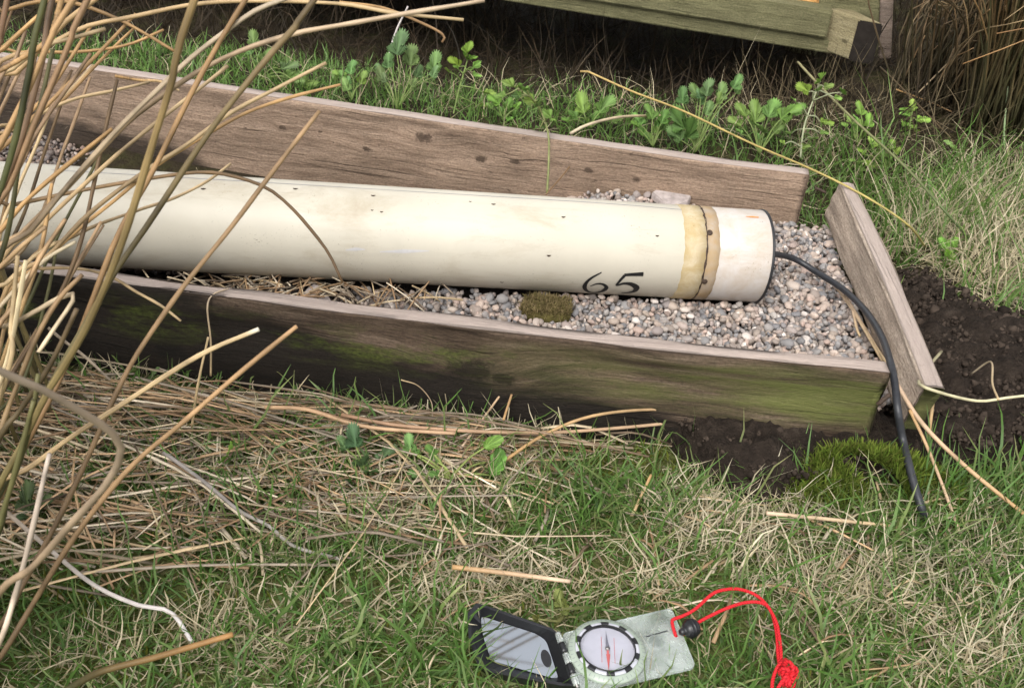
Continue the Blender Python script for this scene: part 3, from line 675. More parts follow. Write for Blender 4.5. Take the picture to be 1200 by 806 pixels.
def dens_dead(x, y, p, q_):
    d = (.16 + .75 * deadness(p, q_) + .45 * poly_in(p, q_, STRAW)) * (1 - .9 * bare(p, q_)) * np.clip(.7 + .6 * noise(x, y, 22, 9), .1, 1)
    return d * ~inframe(x, y) * ~poly_in(p, q_, COMP) * (1 - .75 * (poly_in(p, q_ - 15, COMP) & (p < 680)))
x, y, p, q_ = scatter(60000, -.75, .95, .37, .90, dens_dead); n = len(x)
blades('dead_grass', x, y, RNG.gamma(4, .0065, n).clip(.008, .06), RNG.uniform(.0007, .0019, n), RNG.normal(1.1, .35, n), RNG.normal(.4, .6, n), RNG.uniform(0, 6.28, n),
       colr(n, T1, T2, T3, T1), colr(n, T2, T1, T2), M['dead'], 'pale dead grass matted among the green blades', z=gz(x, y) + RNG.uniform(0, .009, n))
x, y, p, q_ = scatter(40000, -.2, .95, .37, .84, lambda x, y, p, q_: np.clip(deadness(p, q_) ** 1.5, 0, 1) * .55 * ~poly_in(p, q_, COMP) * (1 - bare(p, q_)) * (p > 480)); n = len(x)
blades('dead_grass', x, y, RNG.gamma(5, .007, n).clip(.012, .07), RNG.uniform(.0008, .0020, n), RNG.normal(.8, .45, n), RNG.normal(.6, .6, n), RNG.uniform(0, 6.28, n), colr(n, T1, T2), colr(n, T2, (.66, .60, .45), T1), M['dead'], 'bleached tufts of dead grass in the foreground', z=gz(x, y) + RNG.uniform(-.002, .006, n))
# moss tufts: tiny upright shoots
def dens_moss(x, y, p, q_):
    a = ell(p, q_, 990, 545, 75, 42) + .8 * ell(p, q_, 720, 535, 110, 30) + .8 * ell(p, q_, 1120, 590, 120, 40) + .5 * ell(p, q_, 480, 760, 60, 20) + .35 * ell(p, q_, 150, 760, 60, 40) + .4 * ell(p, q_, 90, 690, 60, 30) + .14
    return np.clip(a, 0, 1) * ~inframe(x, y) * ~poly_in(p, q_, COMP) * (1 - .9 * poly_in(p, q_, SOIL))
x, y, p, q_ = scatter(60000, -.75, .95, .37, .87, dens_moss); n = len(x)
blades('moss', x, y, RNG.uniform(.006, .020, n), RNG.uniform(.0012, .0026, n), np.abs(RNG.normal(.3, .35, n)), RNG.normal(.5, .5, n), RNG.uniform(0, 6.28, n),
       colr(n, (.05, .06, .012), (.09, .11, .018)), colr(n, (.11, .14, .02), (.17, .17, .03), (.09, .13, .02)), M['moss'], 'low yellowish green moss on the soil', seg=3)
mx_ = G(992, 560, .02); x = RNG.normal(mx_[0], .055, 11000); y = RNG.normal(mx_[1], .028, 11000); k = ~inframe(x, y) & (noise(x, y, 55, 7) + .6 * noise(x, y, 130, 8) > -.6); x, y = x[k], y[k]; n = len(x)
blades('moss', x, y, RNG.uniform(.005, .020, n), RNG.uniform(.0010, .0022, n), np.abs(RNG.normal(.3, .35, n)), RNG.normal(.5, .5, n), RNG.uniform(0, 6.28, n), colr(n, (.05, .065, .012), (.07, .10, .018)), colr(n, (.085, .145, .018), (.14, .19, .03), (.12, .12, .03)), M['moss'], 'bright green moss mound by the front board end', seg=3, z=gz(x, y) + .040 * np.exp(-((x - mx_[0]) / .075) ** 2 - ((y - mx_[1]) / .040) ** 2) - .004)
x, y, p, q_ = scatter(9000, -.75, .95, .37, .86, lambda x, y, p, q_: dens_front(x, y, p, q_) * np.clip(.1 + 1.1 * noise(x, y, 17, 6), 0, 1) * (1 - .5 * poly_in(p, q_, STRAW)) * ~poly_in(p, q_ - 28, COMP) * ~poly_in(p - 20, q_ - 14, COMP)); n = len(x)
blades('tall_grass', x, y, RNG.gamma(7, .0075, n).clip(.025, .10), RNG.uniform(.0022, .0042, n), np.abs(RNG.normal(.6, .4, n)), RNG.normal(.9, .5, n), RNG.uniform(0, 6.28, n), colr(n, G1, G2, G3), colr(n, G2, G3, (.20, .29, .09), (.30, .31, .13)), M['grass'], 'broader green blades in loose clumps', seg=6)
x, y, p, q_ = scatter(9000, -.05, .22, .42, .60, lambda x, y, p, q_: poly_in(p, q_, COMP) * 1.0); n = len(x)
blades('flattened_grass', x, y, RNG.uniform(.01, .035, n), RNG.uniform(.0010, .0022, n), RNG.normal(1.45, .1, n), RNG.normal(.1, .1, n), RNG.uniform(0, 6.28, n), colr(n, G1, G2, T3), colr(n, G2, G3, T1), M['grass'], 'flattened grass below the compass', seg=3)
# grass behind the frame
def back_line(p): return np.interp(p, [-100, 300, 560, 800, 1000, 1060, 1300], [50, 72, 108, 128, 172, 192, 200])
def dens_back(x, y, p, q_):
    d = ((y > np.interp(x, BACK[::-1][:, 0][::-1], BACK[:, 1]) + .03) | (x > .455)) & (y > 1.0)
    d = d * (1 - .75 * ell(p, q_, 1140, 335, 110, 45)) * (1 - bare(p, q_)) * sstep(-8, 10, q_ - back_line(p) + 8 * noise(x, y, 12, 2))
    return np.clip(d, 0, 1)
x, y, p, q_ = scatter(52000, -1.4, 1.3, 1.0, 2.1, dens_back); n = len(x); rt = sstep(.42, .55, x)
blades('bright_grass', x, y, RNG.gamma(5, .006, n).clip(.01, .07) * (1 + 1.9 * rt * RNG.random(n)), RNG.uniform(.0012, .0030, n), np.abs(RNG.normal(.3, .3, n)), RNG.normal(.7, .5, n), RNG.uniform(0, 6.28, n),
       colr(n, G1, G2, G3, G3), colr(n, G2, G3, (.20, .30, .07)), M['grass'], 'bright green grass behind the wooden frame')
x, y, p, q_ = scatter(24000, .40, 1.4, .95, 1.72, lambda x, y, p, q_: (q_ > back_line(p)) * (1 - .98 * bare(p, q_ + 12)) * (x > .44) * sstep(.38, .52, x) * np.clip(.32 + .5 * noise(x, y, 9, 5) + .8 * ell(p, q_, 1150, 330, 110, 55), .06, 1)); n = len(x)
blades('dead_grass', x, y, RNG.gamma(5, .014, n).clip(.02, .13), RNG.uniform(.0009, .0020, n), RNG.normal(.85, .4, n), RNG.normal(.9, .7, n), RNG.uniform(0, 6.28, n),
       colr(n, T1, T2, T3), colr(n, T2, T1), M['dead'], 'long dry grass beside the bare soil', seg=5)
x, y, p, q_ = scatter(1800, -1.4, .6, 1.4, 1.75, lambda x, y, p, q_: .8 * (y > np.interp(x, BACK[:, 0], BACK[:, 1]) + .03)); n = len(x)
blades('dead_grass', x, y, RNG.gamma(5, .012, n), RNG.uniform(.0009, .002, n), RNG.normal(.9, .4, n), RNG.normal(.7, .8, n), RNG.uniform(0, 6.28, n), colr(n, T3, T1), colr(n, T1, T2), M['dead'], 'dead grass behind the back board', seg=4)
# thatch under and behind the trough, box shade put into its dark colours
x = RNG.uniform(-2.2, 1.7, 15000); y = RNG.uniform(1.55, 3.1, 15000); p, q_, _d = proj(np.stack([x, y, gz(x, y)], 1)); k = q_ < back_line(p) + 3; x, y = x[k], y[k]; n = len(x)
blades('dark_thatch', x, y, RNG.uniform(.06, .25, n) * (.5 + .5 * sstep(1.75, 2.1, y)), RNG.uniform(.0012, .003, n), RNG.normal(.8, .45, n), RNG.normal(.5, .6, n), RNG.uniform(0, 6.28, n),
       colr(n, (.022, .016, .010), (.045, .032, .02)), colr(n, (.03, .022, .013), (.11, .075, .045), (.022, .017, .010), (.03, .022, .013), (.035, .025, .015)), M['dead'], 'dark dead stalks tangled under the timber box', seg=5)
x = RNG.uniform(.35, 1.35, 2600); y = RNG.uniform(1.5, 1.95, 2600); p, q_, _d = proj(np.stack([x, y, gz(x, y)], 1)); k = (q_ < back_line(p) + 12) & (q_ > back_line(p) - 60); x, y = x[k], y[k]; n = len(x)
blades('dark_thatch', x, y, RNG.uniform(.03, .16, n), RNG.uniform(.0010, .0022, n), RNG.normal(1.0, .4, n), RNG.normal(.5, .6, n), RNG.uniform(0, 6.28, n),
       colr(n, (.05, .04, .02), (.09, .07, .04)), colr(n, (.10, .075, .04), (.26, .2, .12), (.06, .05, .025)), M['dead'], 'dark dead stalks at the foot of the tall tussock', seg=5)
# edge grass creeping at the base of frame, inside frame near the nail corner
# ------------------------------------------------------------------ straw litter in front of the frame
bag = Bag()
def litter(n, poly, h, colset, lrange, azm, azs, rr=(.0009, .0017)):
    w3 = np.array([G(*p_) for p_ in poly]); lo, hi = w3.min(0), w3.max(0); k = 0
    while k < n:
        x, y = RNG.uniform(lo[0], hi[0]), RNG.uniform(lo[1], hi[1])
        if not poly_in(np.array([x]), np.array([y]), [tuple(a[:2]) for a in w3])[0]: continue
        k += 1; L = RNG.uniform(*lrange); az = RNG.normal(azm, azs); el = RNG.normal(0, .07)
        d = np.array([math.cos(az), math.sin(az), el]); sd_ = np.array([-d[1], d[0], 0]) * RNG.normal(0, .05) * L
        p0 = np.array([x, y, gz(x, y) + RNG.uniform(.002, h)]); pts = np.array([p0 - d * L / 2, p0 + sd_ + [0, 0, RNG.normal(.003, .005)], p0 + d * L / 2])
        a_, b_, _ = proj(spline(pts, 9))
        if poly_in(a_, b_, COMP).any(): continue
        if (pts[:, 1] > front_edge(pts[:, 0]) - .006).any() and pts[:, 0].min() < .42: continue
        pts[:, 2] = np.maximum(pts[:, 2], gz(pts[:, 0], pts[:, 1]) + .002)
        r_ = RNG.uniform(*rr); fl_ = RNG.random() < .35; V_, F_ = tube(spline(pts, 6), r_ * (1.5 if fl_ else 1) * RNG.uniform(.65, 1.1, 6), 5, flat=.25 if fl_ else RNG.uniform(.6, 1))
        c_ = np.array(colset[int(RNG.integers(len(colset)))]) * RNG.uniform(.75, 1.2); bag.add(V_, F_, ringcol(c_, c_ * RNG.uniform(.5, 1.2), 8, 5) * np.repeat(RNG.uniform(.75, 1.15, (8, 1)), 5, 0))
ST = [(.52, .39, .23), (.60, .48, .32), (.44, .29, .16), (.32, .20, .11), (.64, .54, .40), (.40, .33, .25), (.50, .33, .19), (.20, .14, .09), (.28, .22, .16)]
litter(230, STRAW, .020, ST, (.05, .26), -.06, .6, (.0006, .0014))
litter(150, [(-40, 440), (330, 456), (640, 495), (600, 530), (-40, 520)], .03, ST, (.08, .34), -.08, .25, (.0008, .0016))
litter(520, STRAW, .012, ST, (.02, .10), 0, .9, (.0006, .0011))
litter(55, [(-40, 560), (500, 560), (590, 630), (600, 680), (300, 700), (-40, 690)], .020, ST, (.04, .22), -.15, .5)
litter(150, [(300, 470), (860, 495), (800, 520), (560, 545)], .016, ST, (.06, .26), .10, .22)
litter(150, [(500, 560), (1180, 600), (1180, 790), (500, 790)], .014, ST, (.02, .08), 0, 1.5, (.0007, .0013))
bag.out('straw_litter', M['straw']); tag(bpy.data.objects['straw_litter'], 'matted fallen rush straw lying in front of the dark board', kind='stuff')
bag = Bag()       # straw caught in the frame
for (x, y, cnt, sp) in ((330, 340, 70, 60), (450, 345, 45, 55), (260, 330, 30, 40)):
    for _ in range(cnt):
        c_ = G(x + RNG.normal(0, sp), y + RNG.normal(0, 5), .058 + RNG.uniform(0, .008)); az = RNG.uniform(0, 3.14); L = RNG.uniform(.02, .06)
        if c_[1] < front_edge(c_[0]) + .024: continue
        L = min(L, (c_[1] - front_edge(c_[0]) - .02) * 2 / max(abs(math.sin(az)), .12))
        d = np.array([math.cos(az), math.sin(az), RNG.normal(0, .25)]); V_, F_ = tube(spline([c_ - d * L / 2, c_ + [0, 0, .002], c_ + d * L / 2], 5), RNG.uniform(.0007, .0013), 5)
        bag.add(V_, F_, np.array(ST[int(RNG.integers(len(ST)))]) * RNG.uniform(.5, 1))
o = bag.out('straw_litter', M['straw']); tag(o, 'dry straw bits caught between the pipe and the front board', kind='stuff')

# single fallen stems and twigs one can pick out
def stem(name, pts, r, c0, c1, label, cat='rush stem', group=None, n=24, sides=8, taper=.8):
    p = spline(pts, n); V_, F_ = tube(p, np.linspace(r, r * taper, n), sides)
    return tag(arr(name, V_, F_, M['straw'], col=ringcol(c0, c1, n + 2, sides)), label, cat, group)
TAN, PALE, ORG_, BRN, OLV, DKG, GRY = (.39, .235, .10), (.49, .36, .20), (.36, .19, .07), (.20, .12, .06), (.105, .095, .035), (.045, .055, .02), (.33, .26, .19)
PINK = (.52, .38, .27)
FG = 'fallen stems lying loose round the frame'
def gp(l): return [G(*a) for a in l]
stem('fallen_stem', gp([(530, 664, .03), (600, 672, .03), (668, 681, .028)]), .0022, TAN, PINK, 'short pale cut stem lying above the compass lid', group=FG)
stem('fallen_stem', gp([(898, 601, .028), (960, 607, .026), (1062, 618, .016)]), .002, PINK, PALE, 'pinkish stem lying across grass left of where the cable ends', group=FG)
stem('fallen_stem', [P(1049, 447, .985), G(1080, 495, .080), G(1130, 545, .058), G(1205, 606, .035)], .0023, PINK, TAN, 'long pale straw leaning from the frame corner towards the right', group=FG)
stem('fallen_stem', gp([(1066, 480, .085), (1085, 520, .062), (1105, 570, .042), (1124, 622, .022)]), .0017, TAN, PINK, 'thinner straw beside the cable below the frame corner', group=FG)
stem('fallen_stem', gp([(1094, 463, .085), (1092, 480, .075), (1088, 515, .05)]), .002, PALE, TAN, 'short upright straw stuck against the end board foot', group=FG)
for k, (a, lab) in enumerate((([(978, 334, .062), (1000, 365, .064), (1034, 423, .076)], 'longest straw of the bundle lying on gravel beside the cable'), ([(998, 358, .064), (1004, 385, .066), (1008, 394, .064)], 'shortest straw of the bundle beside the cable'), ([(990, 345, .066), (1018, 392, .068), (1038, 424, .082)], 'right hand straw of the bundle touching the cable'))):
    stem('fallen_stem', gp(a), .0017, PINK, PALE, lab, group='straws lying on the gravel')
stem('fallen_stem', gp([(400, 486, .03), (480, 500, .03), (620, 507, .028), (740, 500, .026), (858, 487, .024)]), .0020, (.34, .2, .12), (.46, .32, .2), 'long reddish stem lying along the foot of the dark board', group=FG)
stem('fallen_stem', gp([(583, 545, .02), (640, 508, .035), (700, 486, .05), (780, 480, .04), (830, 492, .016)]), .0017, TAN, (.4, .28, .16), 'arched thin stem curving over the others below the board', group=FG)
stem('fallen_stem', gp([(310, 477, .04), (360, 480, .036), (430, 500, .034), (535, 508, .03)]), .0022, (.40, .25, .14), (.46, .3, .18), 'thick brown stem in straw by the lobed green leaves', group=FG)
stem('fallen_stem', [P(75, 810, .64), P(117, 787, .66), P(181, 770, .67), P(235, 754, .68), P(273, 743, .685)], .0025, DKG, ORG_, 'orange brown stem with pale cut tip at the lower left edge', group=FG)
stem('twig', gp([(8, 600, .03), (60, 645, .03), (110, 685, .028), (160, 708, .026), (200, 717, .024), (225, 752, .018)]), .0020, GRY, (.62, .58, .56), 'pale grey curved twig on the grass at lower left', 'twig')
stem('twig', gp([(192, 530, .035), (240, 565, .03), (280, 598, .028), (315, 616, .024), (345, 640, .02), (400, 655, .018)]), .0019, (.26, .23, .21), (.30, .27, .24), 'dark grey bent twig crossing the straw', 'twig')
stem('twig', [G(1103, 412, .065), G(1083, 436, .085), G(1077, 450, .112), G(1090, 456, .118), G(1120, 465, .105), G(1150, 470, .09), G(1180, 466, .085), G(1215, 462, .08)], .0017, (.34, .3, .18), (.62, .56, .36), 'pale root twig sticking out from the end board corner', 'twig')
stem('twig', gp([(1170, 468, .088), (1163, 450, .085), (1161, 424, .09), (1138, 438, .06)]), .0012, PALE, (.3, .25, .18), 'thin side shoot rising above the pale root twig', 'twig')
stem('twig', [P(640, 228, 1.315), P(664, 200, 1.36), P(690, 163, 1.40)], .0010, BRN, BRN, 'thin dark twig leaning against the inside of the back board', 'twig')
stem('twig', gp([(668, 157, .10), (690, 146, .11), (730, 137, .10), (782, 136, .07)]), .0024, (.48, .40, .28), PALE, 'curved pale dead stalk resting on top of the back board', 'twig')
stem('twig', [G(247, 440, .03), G(247, 400, .07), P(243, 360, .98), P(250, 345, .985), P(268, 338, .99)], .0011, PALE, GRY, 'thin dry stalk curling up against the front board', 'twig')
stem('twig', [G(225, 500, .02), P(232, 450, .93), P(244, 395, .92)], .0013, PALE, PALE, 'straight pale straw standing before the front board', 'rush stem')
stem('twig', gp([(470, 445, .06), (490, 452, .05), (505, 470, .03), (507, 490, .02)]), .0006, PALE, GRY, 'hair thin stalk arching on the front board', 'twig')
stem('fallen_stem', [G(590, 492, .03), P(605, 443, 1.02), P(596, 450, 1.015), P(570, 485, 1.0), G(540, 525, .02)], .0013, TAN, PINK, 'slender bent straw propped against the mossy board', group=FG)
stem('fallen_stem', gp([(740, 605, .01), (752, 580, .02), (763, 556, .03)]), .0017, PALE, TAN, 'small pale stem standing in grass above the compass', group=FG)
stem('lying_rush', [P(680, 84, 1.62), P(684, 82, 1.62), P(740, 107, 1.58), P(800, 130, 1.50), P(880, 168, 1.40), P(950, 198, 1.32), P(1010, 228, 1.28), P(1062, 262, 1.25), G(1085, 290, .03)], .0017, (.42, .29, .11), (.34, .29, .09), 'long yellow rush stem lying over the frame corner', n=40)
stem('lying_rush', [P(935, 73, 1.75), P(960, 100, 1.66), P(1000, 140, 1.55), P(1060, 195, 1.42), P(1105, 245, 1.34), G(1140, 285, .03)], .0021, (.30, .26, .13), (.055, .10, .03), 'long dark green rush blade slanting down to the right', n=36)
stem('twig', gp([(1050, 105, .09), (1090, 120, .07), (1130, 138, .06)]), .0014, TAN, BRN, 'brown dry stalk lying before the tall tussock', 'twig')
stem('twig', [G(1068, 180, .05), P(1100, 160, 1.72), P(1130, 142, 1.72)], .0016, (.34, .28, .2), (.3, .22, .14), 'grey arched stalk at the foot of the tussock', 'twig')
stem('twig', [P(1137, 48, 1.8), P(1105, 80, 1.78), P(1073, 112, 1.76)], .0014, (.36, .26, .15), (.42, .32, .2), 'straight brown stalk slanting before the tussock', 'twig')
stem('twig', [G(452, 80, .05), P(463, 40, 1.75), P(478, 8, 1.72)], .0020, (.5, .45, .42), (.58, .52, .5), 'upright grey dead stalk behind the lobed leaves at the back', 'twig')
stem('twig', [P(398, 3, 1.3), P(450, 10, 1.32), P(500, 30, 1.34), P(520, 42, 1.35), P(518, 50, 1.352)], .0022, TAN, BRN, 'bent tan stem with hanging tip above the back grass', 'rush stem')
stem('twig', [P(1178, 190, 1.6), P(1177, 150, 1.62), P(1182, 95, 1.64)], .0017, (.10, .2, .06), (.3, .34, .2), 'pale green upright blade at the foot of the tussock', 'rush stem')

# ------------------------------------------------------------------ rush clump in the foreground left
clump = thing('rush_clump', G(-120, 850), 'tall clump of dry tan and dark green rush stems in the foreground', 'rush clump')
K = .0034
RS = [ # width px, points (tip first), tip colour, base colour
 (9, [(54, -8), (33, 84), (20, 150), (0, 218), (-40, 330)], OLV, DKG), (8, [(62, 60), (45, 130), (23, 181), (7, 268), (-25, 400)], OLV, DKG),
 (11, [(234, -8), (201, 100), (181, 161), (147, 268), (110, 357), (84, 411), (57, 458), (27, 521), (-10, 600)], (.46, .29, .13), OLV),
 (8, [(289, -8), (245, 70), (214, 134), (181, 201), (144, 268), (122, 320), (100, 372), (70, 440), (30, 520)], TAN, BRN),
 (9, [(373, -8), (350, 25), (322, 57), (278, 114), (235, 174), (171, 268), (134, 320), (110, 360), (67, 431), (40, 484), (20, 538), (-10, 600)], (.36, .23, .12), DKG),
 (8, [(377, 132), (315, 208), (268, 268), (208, 340), (161, 411), (134, 468), (110, 525), (67, 616), (30, 680), (-10, 740)], (.36, .23, .12), (.07, .045, .025)),
 (8.5, [(350, 382), (291, 431), (218, 494), (161, 538), (124, 576), (84, 630), (40, 703), (-10, 790)], (.36, .22, .11), (.06, .045, .025)),
 (8.5, [(305, 384), (235, 417), (134, 481), (80, 515), (37, 545), (-30, 590)], (.56, .42, .24), TAN),
 (15, [(-40, 420), (0, 440), (50, 461), (100, 488), (130, 506), (143, 524), (141, 540), (124, 570), (84, 613), (40, 663), (-10, 712)], GRY, (.32, .19, .08)),
 (9, [(60, 533), (40, 620), (20, 697), (-5, 760)], (.58, .48, .40), PALE),
 (8, [(348, -6), (300, 13), (265, 38), (225, 70), (190, 103), (140, 150), (90, 205), (40, 265), (-20, 340)], (.44, .36, .26), TAN),
 (8, [(567, -1), (484, 13), (400, 30), (352, 40), (288, 60), (235, 84), (188, 114), (151, 141), (117, 174), (67, 228), (30, 268), (-30, 345)], (.50, .38, .26), TAN),
 (6, [(208, 60), (174, 40), (134, 20), (84, 4), (44, 4), (7, 15), (-40, 40)], TAN, TAN), (6, [(544, 25), (467, 17), (400, 4), (302, 0), (228, 5), (151, 22), (100, 33), (50, 60), (-20, 115)], PALE, TAN),
 (7.5, [(124, 35), (84, 47), (50, 57), (10, 85), (-30, 130)], PALE, PALE), (6.5, [(382, 75), (322, 104), (268, 131), (214, 171), (174, 198), (110, 248), (60, 300), (0, 360)], PALE, TAN),
 (5.5, [(400, 100), (335, 117), (285, 134), (235, 161), (181, 194), (134, 235), (60, 300), (-10, 380)], TAN, TAN), (6.5, [(266, 77), (228, 107), (174, 151), (124, 194), (50, 265), (-10, 330)], PALE, TAN),
 (5.5, [(176, 95), (134, 105), (84, 117), (33, 144), (-30, 190)], PALE, TAN), (5, [(157, 33), (117, 74), (77, 117), (20, 175)], TAN, TAN), (5, [(270, 193), (241, 214), (201, 233), (161, 246), (90, 275), (20, 330)], PALE, TAN),
 (5.5, [(400, 330), (385, 297), (363, 268), (338, 241), (312, 221), (275, 208), (235, 203), (161, 211), (84, 224), (13, 240), (-40, 255)], BRN, (.3, .2, .1)),
 (6.5, [(139, 95), (124, 151), (110, 214), (97, 268), (77, 324), (50, 380), (15, 440), (-30, 530)], (.16, .1, .05), (.08, .05, .03)), (6, [(60, 127), (40, 181), (20, 228), (-5, 300)], PALE, PALE),
 (8.5, [(106, -8), (77, 57), (44, 134), (15, 210), (-20, 300)], (.40, .25, .14), BRN), (9, [(92, -8), (60, 50), (33, 110), (0, 174), (-40, 250)], (.42, .27, .15), TAN), (8.5, [(62, -6), (50, 67), (27, 151), (3, 214), (-30, 300)], (.34, .22, .15), BRN),
 (8, [(10, -6), (0, 47), (-20, 110)], (.36, .2, .12), BRN), (7.5, [(48, 15), (20, 40), (0, 60), (-40, 105)], TAN, TAN), (7, [(120, -8), (67, 33), (25, 80), (-20, 140)], PALE, TAN), (8, [(0, 85), (30, 68), (60, 45), (75, -5)], TAN, TAN),
 (7.5, [(130, 150), (90, 185), (35, 235), (0, 275), (-40, 320)], TAN, TAN), (8, [(54, 268), (25, 290), (0, 313), (-40, 350)], (.42, .28, .15), TAN), (8, [(43, 411), (62, 382), (86, 346), (72, 346), (40, 365), (10, 382), (-30, 400)], (.60, .48, .32), TAN),
 (8, [(33, 303), (24, 350), (10, 420), (-15, 500)], (.56, .46, .28), TAN), (8, [(20, 300), (12, 380), (2, 450)], PALE, (.4, .3, .15)), (7, [(66, 283), (40, 300), (10, 330), (-30, 370)], PALE, PALE), (7, [(90, 285), (50, 310), (0, 362), (-30, 400)], (.6, .5, .34), TAN),
 (8, [(75, 255), (45, 300), (20, 350), (-20, 430)], (.4, .26, .14), BRN), (8, [(98, 320), (70, 350), (42, 400), (15, 470), (-20, 560)], (.3, .19, .1), OLV), (7, [(60, 215), (48, 290), (20, 380)], TAN, PALE),
 (9, [(88, 360), (55, 430), (25, 480), (-10, 540)], (.12, .08, .04), DKG), (9, [(46, 440), (37, 500), (13, 576), (-10, 640)], OLV, DKG), (9, [(40, 470), (20, 540), (0, 600), (-25, 680)], OLV, DKG), (5, [(108, 75), (70, 115), (20, 150), (-30, 200)], PALE, TAN),
 (6, [(160, 18), (120, 60), (60, 120), (5, 170), (-30, 220)], TAN, BRN), (4, [(212, 106), (190, 95), (165, 93), (135, 88)], PALE, TAN), (5, [(213, 376), (190, 357), (160, 340), (135, 325), (100, 315), (50, 315), (-20, 330)], PALE, TAN),
 (4, [(130, 446), (100, 420), (70, 398), (55, 385)], GRY, GRY), (5, [(192, 35), (150, 52), (90, 60), (20, 62), (-20, 80)], TAN, TAN), (6, [(110, 30), (80, 75), (45, 120), (0, 160), (-30, 195)], TAN, TAN),
]
_rx = random.Random(4)
for _ in range(13):
    x0, y0 = _rx.uniform(-20, 130), _rx.uniform(-30, 330); sl_ = _rx.uniform(.25, 1.1); L_ = _rx.uniform(150, 330)
    RS.append((_rx.uniform(4.5, 8), [(x0, y0), (x0 - L_ * sl_ * .25, y0 + L_ * .4), (x0 - L_ * sl_ * .6 - 10, y0 + L_), (x0 - L_ * sl_ - 60, y0 + L_ * 1.5)], _rx.choice([TAN, OLV, (.40, .26, .15), BRN]), _rx.choice([DKG, BRN, OLV])))
for k, (wpx, pts, ct, cb) in enumerate(RS):
    dep = min(FPX * .0036 / wpx, .80); root = G(-190 + 140 * random.random(), 800 + 90 * random.random()); pts = [np.array(a, float) for a in pts]
    L = np.r_[0, np.cumsum([np.linalg.norm(b - a) for a, b in zip(pts[:-1], pts[1:])])]; tot = L[-1] + 500
    far = max(dep, .42)
    P3 = [P(a[0], a[1], dep + (.60 - dep) * (l / tot) ** 1.2) for a, l in zip(pts, L)]
    if pts[-1][0] < 35:
        l3 = P3[-1]; P3 += [l3 * .55 + root * .45 + np.array([0, 0, -.02]), root]
    if pts[0][1] < 0 and abs(pts[1][1] - pts[0][1]) > 25:
        dv = P3[0] - P3[1]; dv = dv / np.linalg.norm(dv); P3 = [P3[0] + dv * .34 + np.array([.05, .03, -.03]), P3[0] + dv * .17 + np.array([.01, .01, 0])] + P3
    nn = 72; p3 = spline(P3, nn); r_ = .00148 * (dep * wpx / FPX / .0036); wg = np.random.default_rng(k + 50); ph_ = wg.uniform(0, 6.28, 4); tl_ = np.linspace(0, 1, nn); ln_ = np.linalg.norm(np.diff(p3, axis=0), axis=1).sum()
    p3 = p3 + (np.sin(tl_ * ln_ * 22 + ph_[0]) * .0010 + np.sin(tl_ * ln_ * 60 + ph_[1]) * .0003)[:, None] * CR + (np.sin(tl_ * ln_ * 27 + ph_[2]) * .0009)[:, None] * CU
    rr_ = r_ * np.interp(np.linspace(0, 1, nn), [0, .06, .4, 1], [.72, .85, 1, 1.1])
    rr_ = rr_ * (1 + .05 * np.sin(tl_ * 60 + ph_[3]) + .04 * wg.normal(size=nn)); V_, F_ = tube(p3, rr_, 10)
    tt = np.clip(np.linspace(0, 1.35, nn + 2), 0, 1)[:, None]; mot = .88 + .10 * RNG.normal(size=(nn + 2, 1)) - .28 * (noise(np.arange(nn + 2) * .3, np.full(nn + 2, k * 3.1), 1, 3) > .35)[:, None]
    col = np.repeat((np.array(ct) * (1 - tt) + np.array(cb) * tt) * mot, 10, 0)
    col = col * np.tile(1 + .13 * RNG.normal(size=10), nn + 2)[:, None]
    if k in (7,): col[:20] = (.72, .66, .52)
    arr('stem', V_, F_, M['straw'], clump, col)

for k in range(120):          # the rest of the clump, just outside the picture on the left
    b = np.array([RNG.uniform(-.72, -.44), RNG.uniform(.36, .80), 0]); b[2] = gz(b[0], b[1]) - .01; h = RNG.uniform(.55, 1.0)
    tip = b + np.array([RNG.normal(.02, .10), RNG.normal(.0, .12), 1]) * h
    if tip[0] > -.36: tip[0] = -.36 - .1 * RNG.random()
    c0 = np.array(OLV) * RNG.uniform(.5, 1.2); c1 = np.array([TAN, PALE, (.40, .24, .12), BRN][int(RNG.integers(4))])
    V_, F_ = tube(spline([b, b * .5 + tip * .5 + [-.03, 0, .03], tip], 14), np.linspace(.0021, .0012, 14), 7)
    arr('stem', V_, F_, M['straw'], clump, ringcol(c0, c1, 16, 7))

